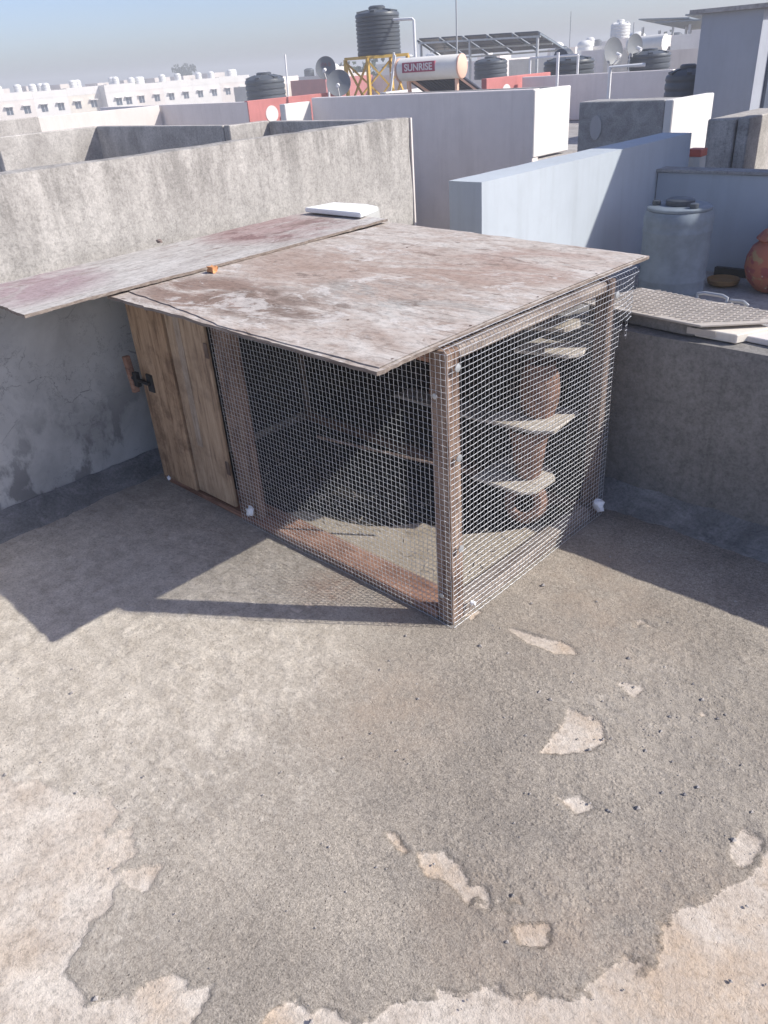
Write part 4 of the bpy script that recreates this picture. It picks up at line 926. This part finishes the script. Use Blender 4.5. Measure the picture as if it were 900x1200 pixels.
# ------------------------------------------------------------------ far white row houses
win_y = [46.8, 49.1, 51.4, 53.7, 56.1, 58.4, 61.4, 62.9, 65.5, 68.0, 70.4, 72.9, 75.4, 77.9, 80.4, 83.0]
GW = 'small white tanks on the far white row houses'
seg = [(34.0, 45.4, -110.0, 1.40), (45.4, 50.2, -110.0, 1.42), (50.2, 54.9, -110.0, 1.35), (54.9, 59.6, -110.0, 1.46), (59.6, 64.2, -108.6, 1.50), (64.2, 69.2, -109.6, 1.30), (69.2, 74.1, -109.6, 1.38), (74.1, 79.1, -109.6, 1.32), (79.1, 84.8, -109.6, 1.40)]
t0 = None
for i, (y0, y1, X, zt) in enumerate(seg):
    h = thing('row_house', 'white house of the far terrace row with hooded windows and roof tanks', 'house', (X-5, (y0+y1)/2, -6.5), 'far white row houses')
    wm = (M_white, M_pinkwhite, M_white, M_cream, M_white, M_pinkwhite, M_white, M_white, M_pinkwhite)[i]
    MB().box(X-10, X, y0+.003, y1-.003, -6.49, .55).build('wall', wm, h)
    MB().box(X-.16, X+.02, y0+.003, y1-.003, .553, zt).build('parapet', M_white, h)
    MB().box(X-10, X-.17, y0+.003, y0+.16, .553, zt-.02).build('parapet', M_white, h)
    MB().box(X-6.5, X-3.0, y0+.8, y0+3.4, .553, 1.75 + .3*random.random()).build('stair_head', M_pinkwhite, h)
    for wy in win_y:
        if y0 < wy < y1:
            wdw = MB().box(X-.02, X+.03, wy-.42, wy+.42, -1.0, -.15).build('window', M_window, h)
            MB().box(X+.03, X+.05, wy-.03, wy+.03, -1.0, -.15).build('mullion', M_frame, wdw)
            MB().box(X, X+.45, wy-.6, wy+.6, -.14, -.05).build('hood', M_white, h)
    for k in range(random.choice([2, 3, 3, 4])):
        ty = random.uniform(y0+.6, y1-.6); c = (X - random.uniform(.8, 2.2), ty, zt - .35)
        if t0 is None:
            t0 = tank(c, .5, 1.3, M_tankwhite, 'small white rooftop tank on the far row houses', group=GW, ribs=3, dome=.25, detail=False)
        else: copy_tree(t0, None, Vector(c) - BASE[t0.name])

# mid-distance houses
GM = 'hazy flat roofed houses in the distance'
rn = random.Random(12)
for (x, y, wd, dp, zt, mt) in ((-56, 46, 5, 5, .7, M_cream), (-50.5, 47, 4, 5, .9, M_red), (-46, 52, 5, 5, .8, M_cream), (-63, 58, 6, 6, 1.0, M_pinkwhite), (-58, 66, 6, 6, 1.2, M_white), (-48, 64, 6, 5, 1.25, M_grey), (-38, 60, 6, 6, 1.2, M_cream), (-30, 52, 5, 5, 1.1, M_white), (-24, 50, 5, 5, 1.3, M_cream), (-33, 74, 7, 6, 1.6, M_grey), (-22, 62, 6, 6, 1.55, M_pinkwhite), (-16.5, 56, 5, 5, 1.4, M_red), (-70, 80, 9, 6, 1.3, M_white), (-90, 100, 9, 6, 1.5, M_cream), (-55, 95, 9, 8, 1.7, M_grey), (-36, 100, 9, 8, 1.7, M_pinkwhite), (-19.5, 38, 3, 3, 1.45, M_cream), (-17.2, 36.5, 2.6, 3, 1.3, M_white), (-15.2, 34, 2.4, 3, 1.35, M_pinkwhite), (-22.5, 41, 3, 3, 1.5, M_grey)):
    h = thing('flat_house', {M_cream: 'cream', M_red: 'faded red', M_pinkwhite: 'pinkish white', M_white: 'white', M_grey: 'grey'}[mt] + ' flat roofed house standing in the hazy distance', 'house', (x, y, -6.5), GM)
    MB().box(x-wd/2, x+wd/2, y-dp/2, y+dp/2, -6.49, zt-.6).build('wall', mt, h)
    for a in ((x-wd/2, x+wd/2, y-dp/2, y-dp/2+.15), (x+wd/2-.15, x+wd/2, y-dp/2+.16, y+dp/2)): MB().box(*a, zt-.597, zt).build('parapet', mt, h)
    MB().box(x-wd/4, x+wd/6, y, y+dp/3, zt-.597, zt+.35+.3*rn.random()).build('stair_head', M_white if rn.random() < .6 else M_grey, h)
    for k in range(2): MB().box(x+wd/2-.02, x+wd/2+.03, y-dp/4+k*dp/2.4-.4, y-dp/4+k*dp/2.4+.4, zt-2.6, zt-1.6).build('window', M_window, h)
    for k in range(0 if wd < 3.5 else rn.choice([1, 2, 2])):
        c = (x + rn.uniform(-.4, .4)*wd, y - rn.uniform(.0, .35)*dp, zt-.3)
        if rn.random() < .6: copy_tree(t0, None, Vector(c) - BASE[t0.name])['label'] = 'small white tank on a hazy flat roofed house'
        else: tank(c, .5, 1.0, M_tankblk, 'small black tank on a hazy flat roofed house', group='tanks on the hazy flat roofed houses', ribs=3, dome=.25, detail=False)
for o in bpy.data.objects:
    if o.get('label') == 'small white tank on a hazy flat roofed house': o['group'] = 'white tanks on the hazy flat roofed houses'
# tin canopies on the right
for (x0, x1, y, z, lab) in ((-24.5, -21.6, 46, 2.5, 'far tin roof canopy left of the tall white tank'), (-22.5, -17.2, 44, 2.25, 'far tin roof canopy between the white tank and stair tower'), (-19.0, -15.0, 40, 2.35, 'far dark shed roof beside the stair tower')):
    c = thing('tin_canopy', lab, 'canopy', ((x0+x1)/2, y+1.5, .5))
    MB().add([(x0,y,z+.25),(x1,y,z+.1),(x1,y+4,z-.25),(x0,y+4,z-.15),(x0,y,z+.31),(x1,y,z+.16),(x1,y+4,z-.19),(x0,y+4,z-.09)], [(3,2,1,0),(4,5,6,7),(0,1,5,4),(1,2,6,5),(2,3,7,6),(3,0,4,7)]).build('roof', M_tankgrey, c)
    for (px, py) in ((x0+.2,y+.2),(x1-.2,y+.2),(x0+.2,y+3.8),(x1-.2,y+3.8)): MB().bar((px,py,.5),(px,py,z-.1),.1,.1).build('post', M_steel, c)

# ------------------------------------------------------------------ trees
def tree(c, h, r, label, n=900, seed=1, trunk=.4):
    t = thing('tree', label, 'tree', c, 'trees beyond the houses'); rn = random.Random(seed); c = Vector(c)
    m = MB().tube([c, c + Vector((.1*r, 0, h*.4)), c + Vector((0, .1*r, h*.75))], [r*.10, r*.07, r*.03], 8)
    for k in range(6):
        a = rn.uniform(0, 6.28); p = c + Vector((0, 0, h*rn.uniform(.35, .6)))
        m.tube([p, p + Vector((math.cos(a)*r*.6, math.sin(a)*r*.6, h*.22))], [r*.04, r*.015], 6)
    m.build('trunk', M_bark, t); m = MB()
    lob = [(Vector((rn.gauss(0, .42)*r, rn.gauss(0, .42)*r, h*rn.uniform(trunk+.1, .86))), r*rn.uniform(.3, .55)) for _ in range(11)]
    for i in range(n):
        lc, lr = rn.choice(lob); v = Vector((rn.gauss(0, 1), rn.gauss(0, 1), rn.gauss(0, .8))).normalized()*lr*rn.uniform(.55, 1.05)
        p = c + lc + v; s = r*rn.uniform(.06, .13); a = Vector((rn.gauss(0,1), rn.gauss(0,1), rn.gauss(0,1))).normalized(); b = a.orthogonal().normalized()
        m.add([p + a*s, p + b*s*.6, p - a*s, p - b*s*.6], [(0,1,2,3)])
    m.build('crown', M_leaf, t)
tree((-165, 110, -6.5), 11.6, 2.4, 'lone dark tree standing above the far white row houses', 900, 1, .62)
for i, (x, y, h, r) in enumerate(((-72, 70, 8.3, 3.2), (-68, 69, 8.6, 3.6), (-64.5, 70, 8.0, 3.0), (-100, 96, 8.5, 4), (-120, 118, 8.6, 4), (-95, 112, 8.8, 4.5), (-60, 120, 9.0, 5), (-44, 112, 8.8, 4.5))):
    tree((x, y, -6.5), h, r, 'dark green tree among the hazy houses behind the tank stand' if i < 3 else 'hazy far tree on the skyline behind the rooftops', 700, i+4, .35)

# ------------------------------------------------------------------ hazy air
hz = MB().box(-430, 430, -430, 430, -7.5, 5.8).build('haze', bpy.data.materials.new('haze air'))
hm = hz.data.materials[0]; hm.use_nodes = True; hm.node_tree.nodes.clear()
pv = hm.node_tree.nodes.new('ShaderNodeVolumePrincipled'); pv.inputs['Color'].default_value = (0.92, 0.93, 0.96, 1); pv.inputs['Density'].default_value = 0.0042; pv.inputs['Anisotropy'].default_value = 0.0
ho = hm.node_tree.nodes.new('ShaderNodeOutputMaterial'); hm.node_tree.links.new(pv.outputs[0], ho.inputs['Volume'])
tag(hz, kind='stuff')
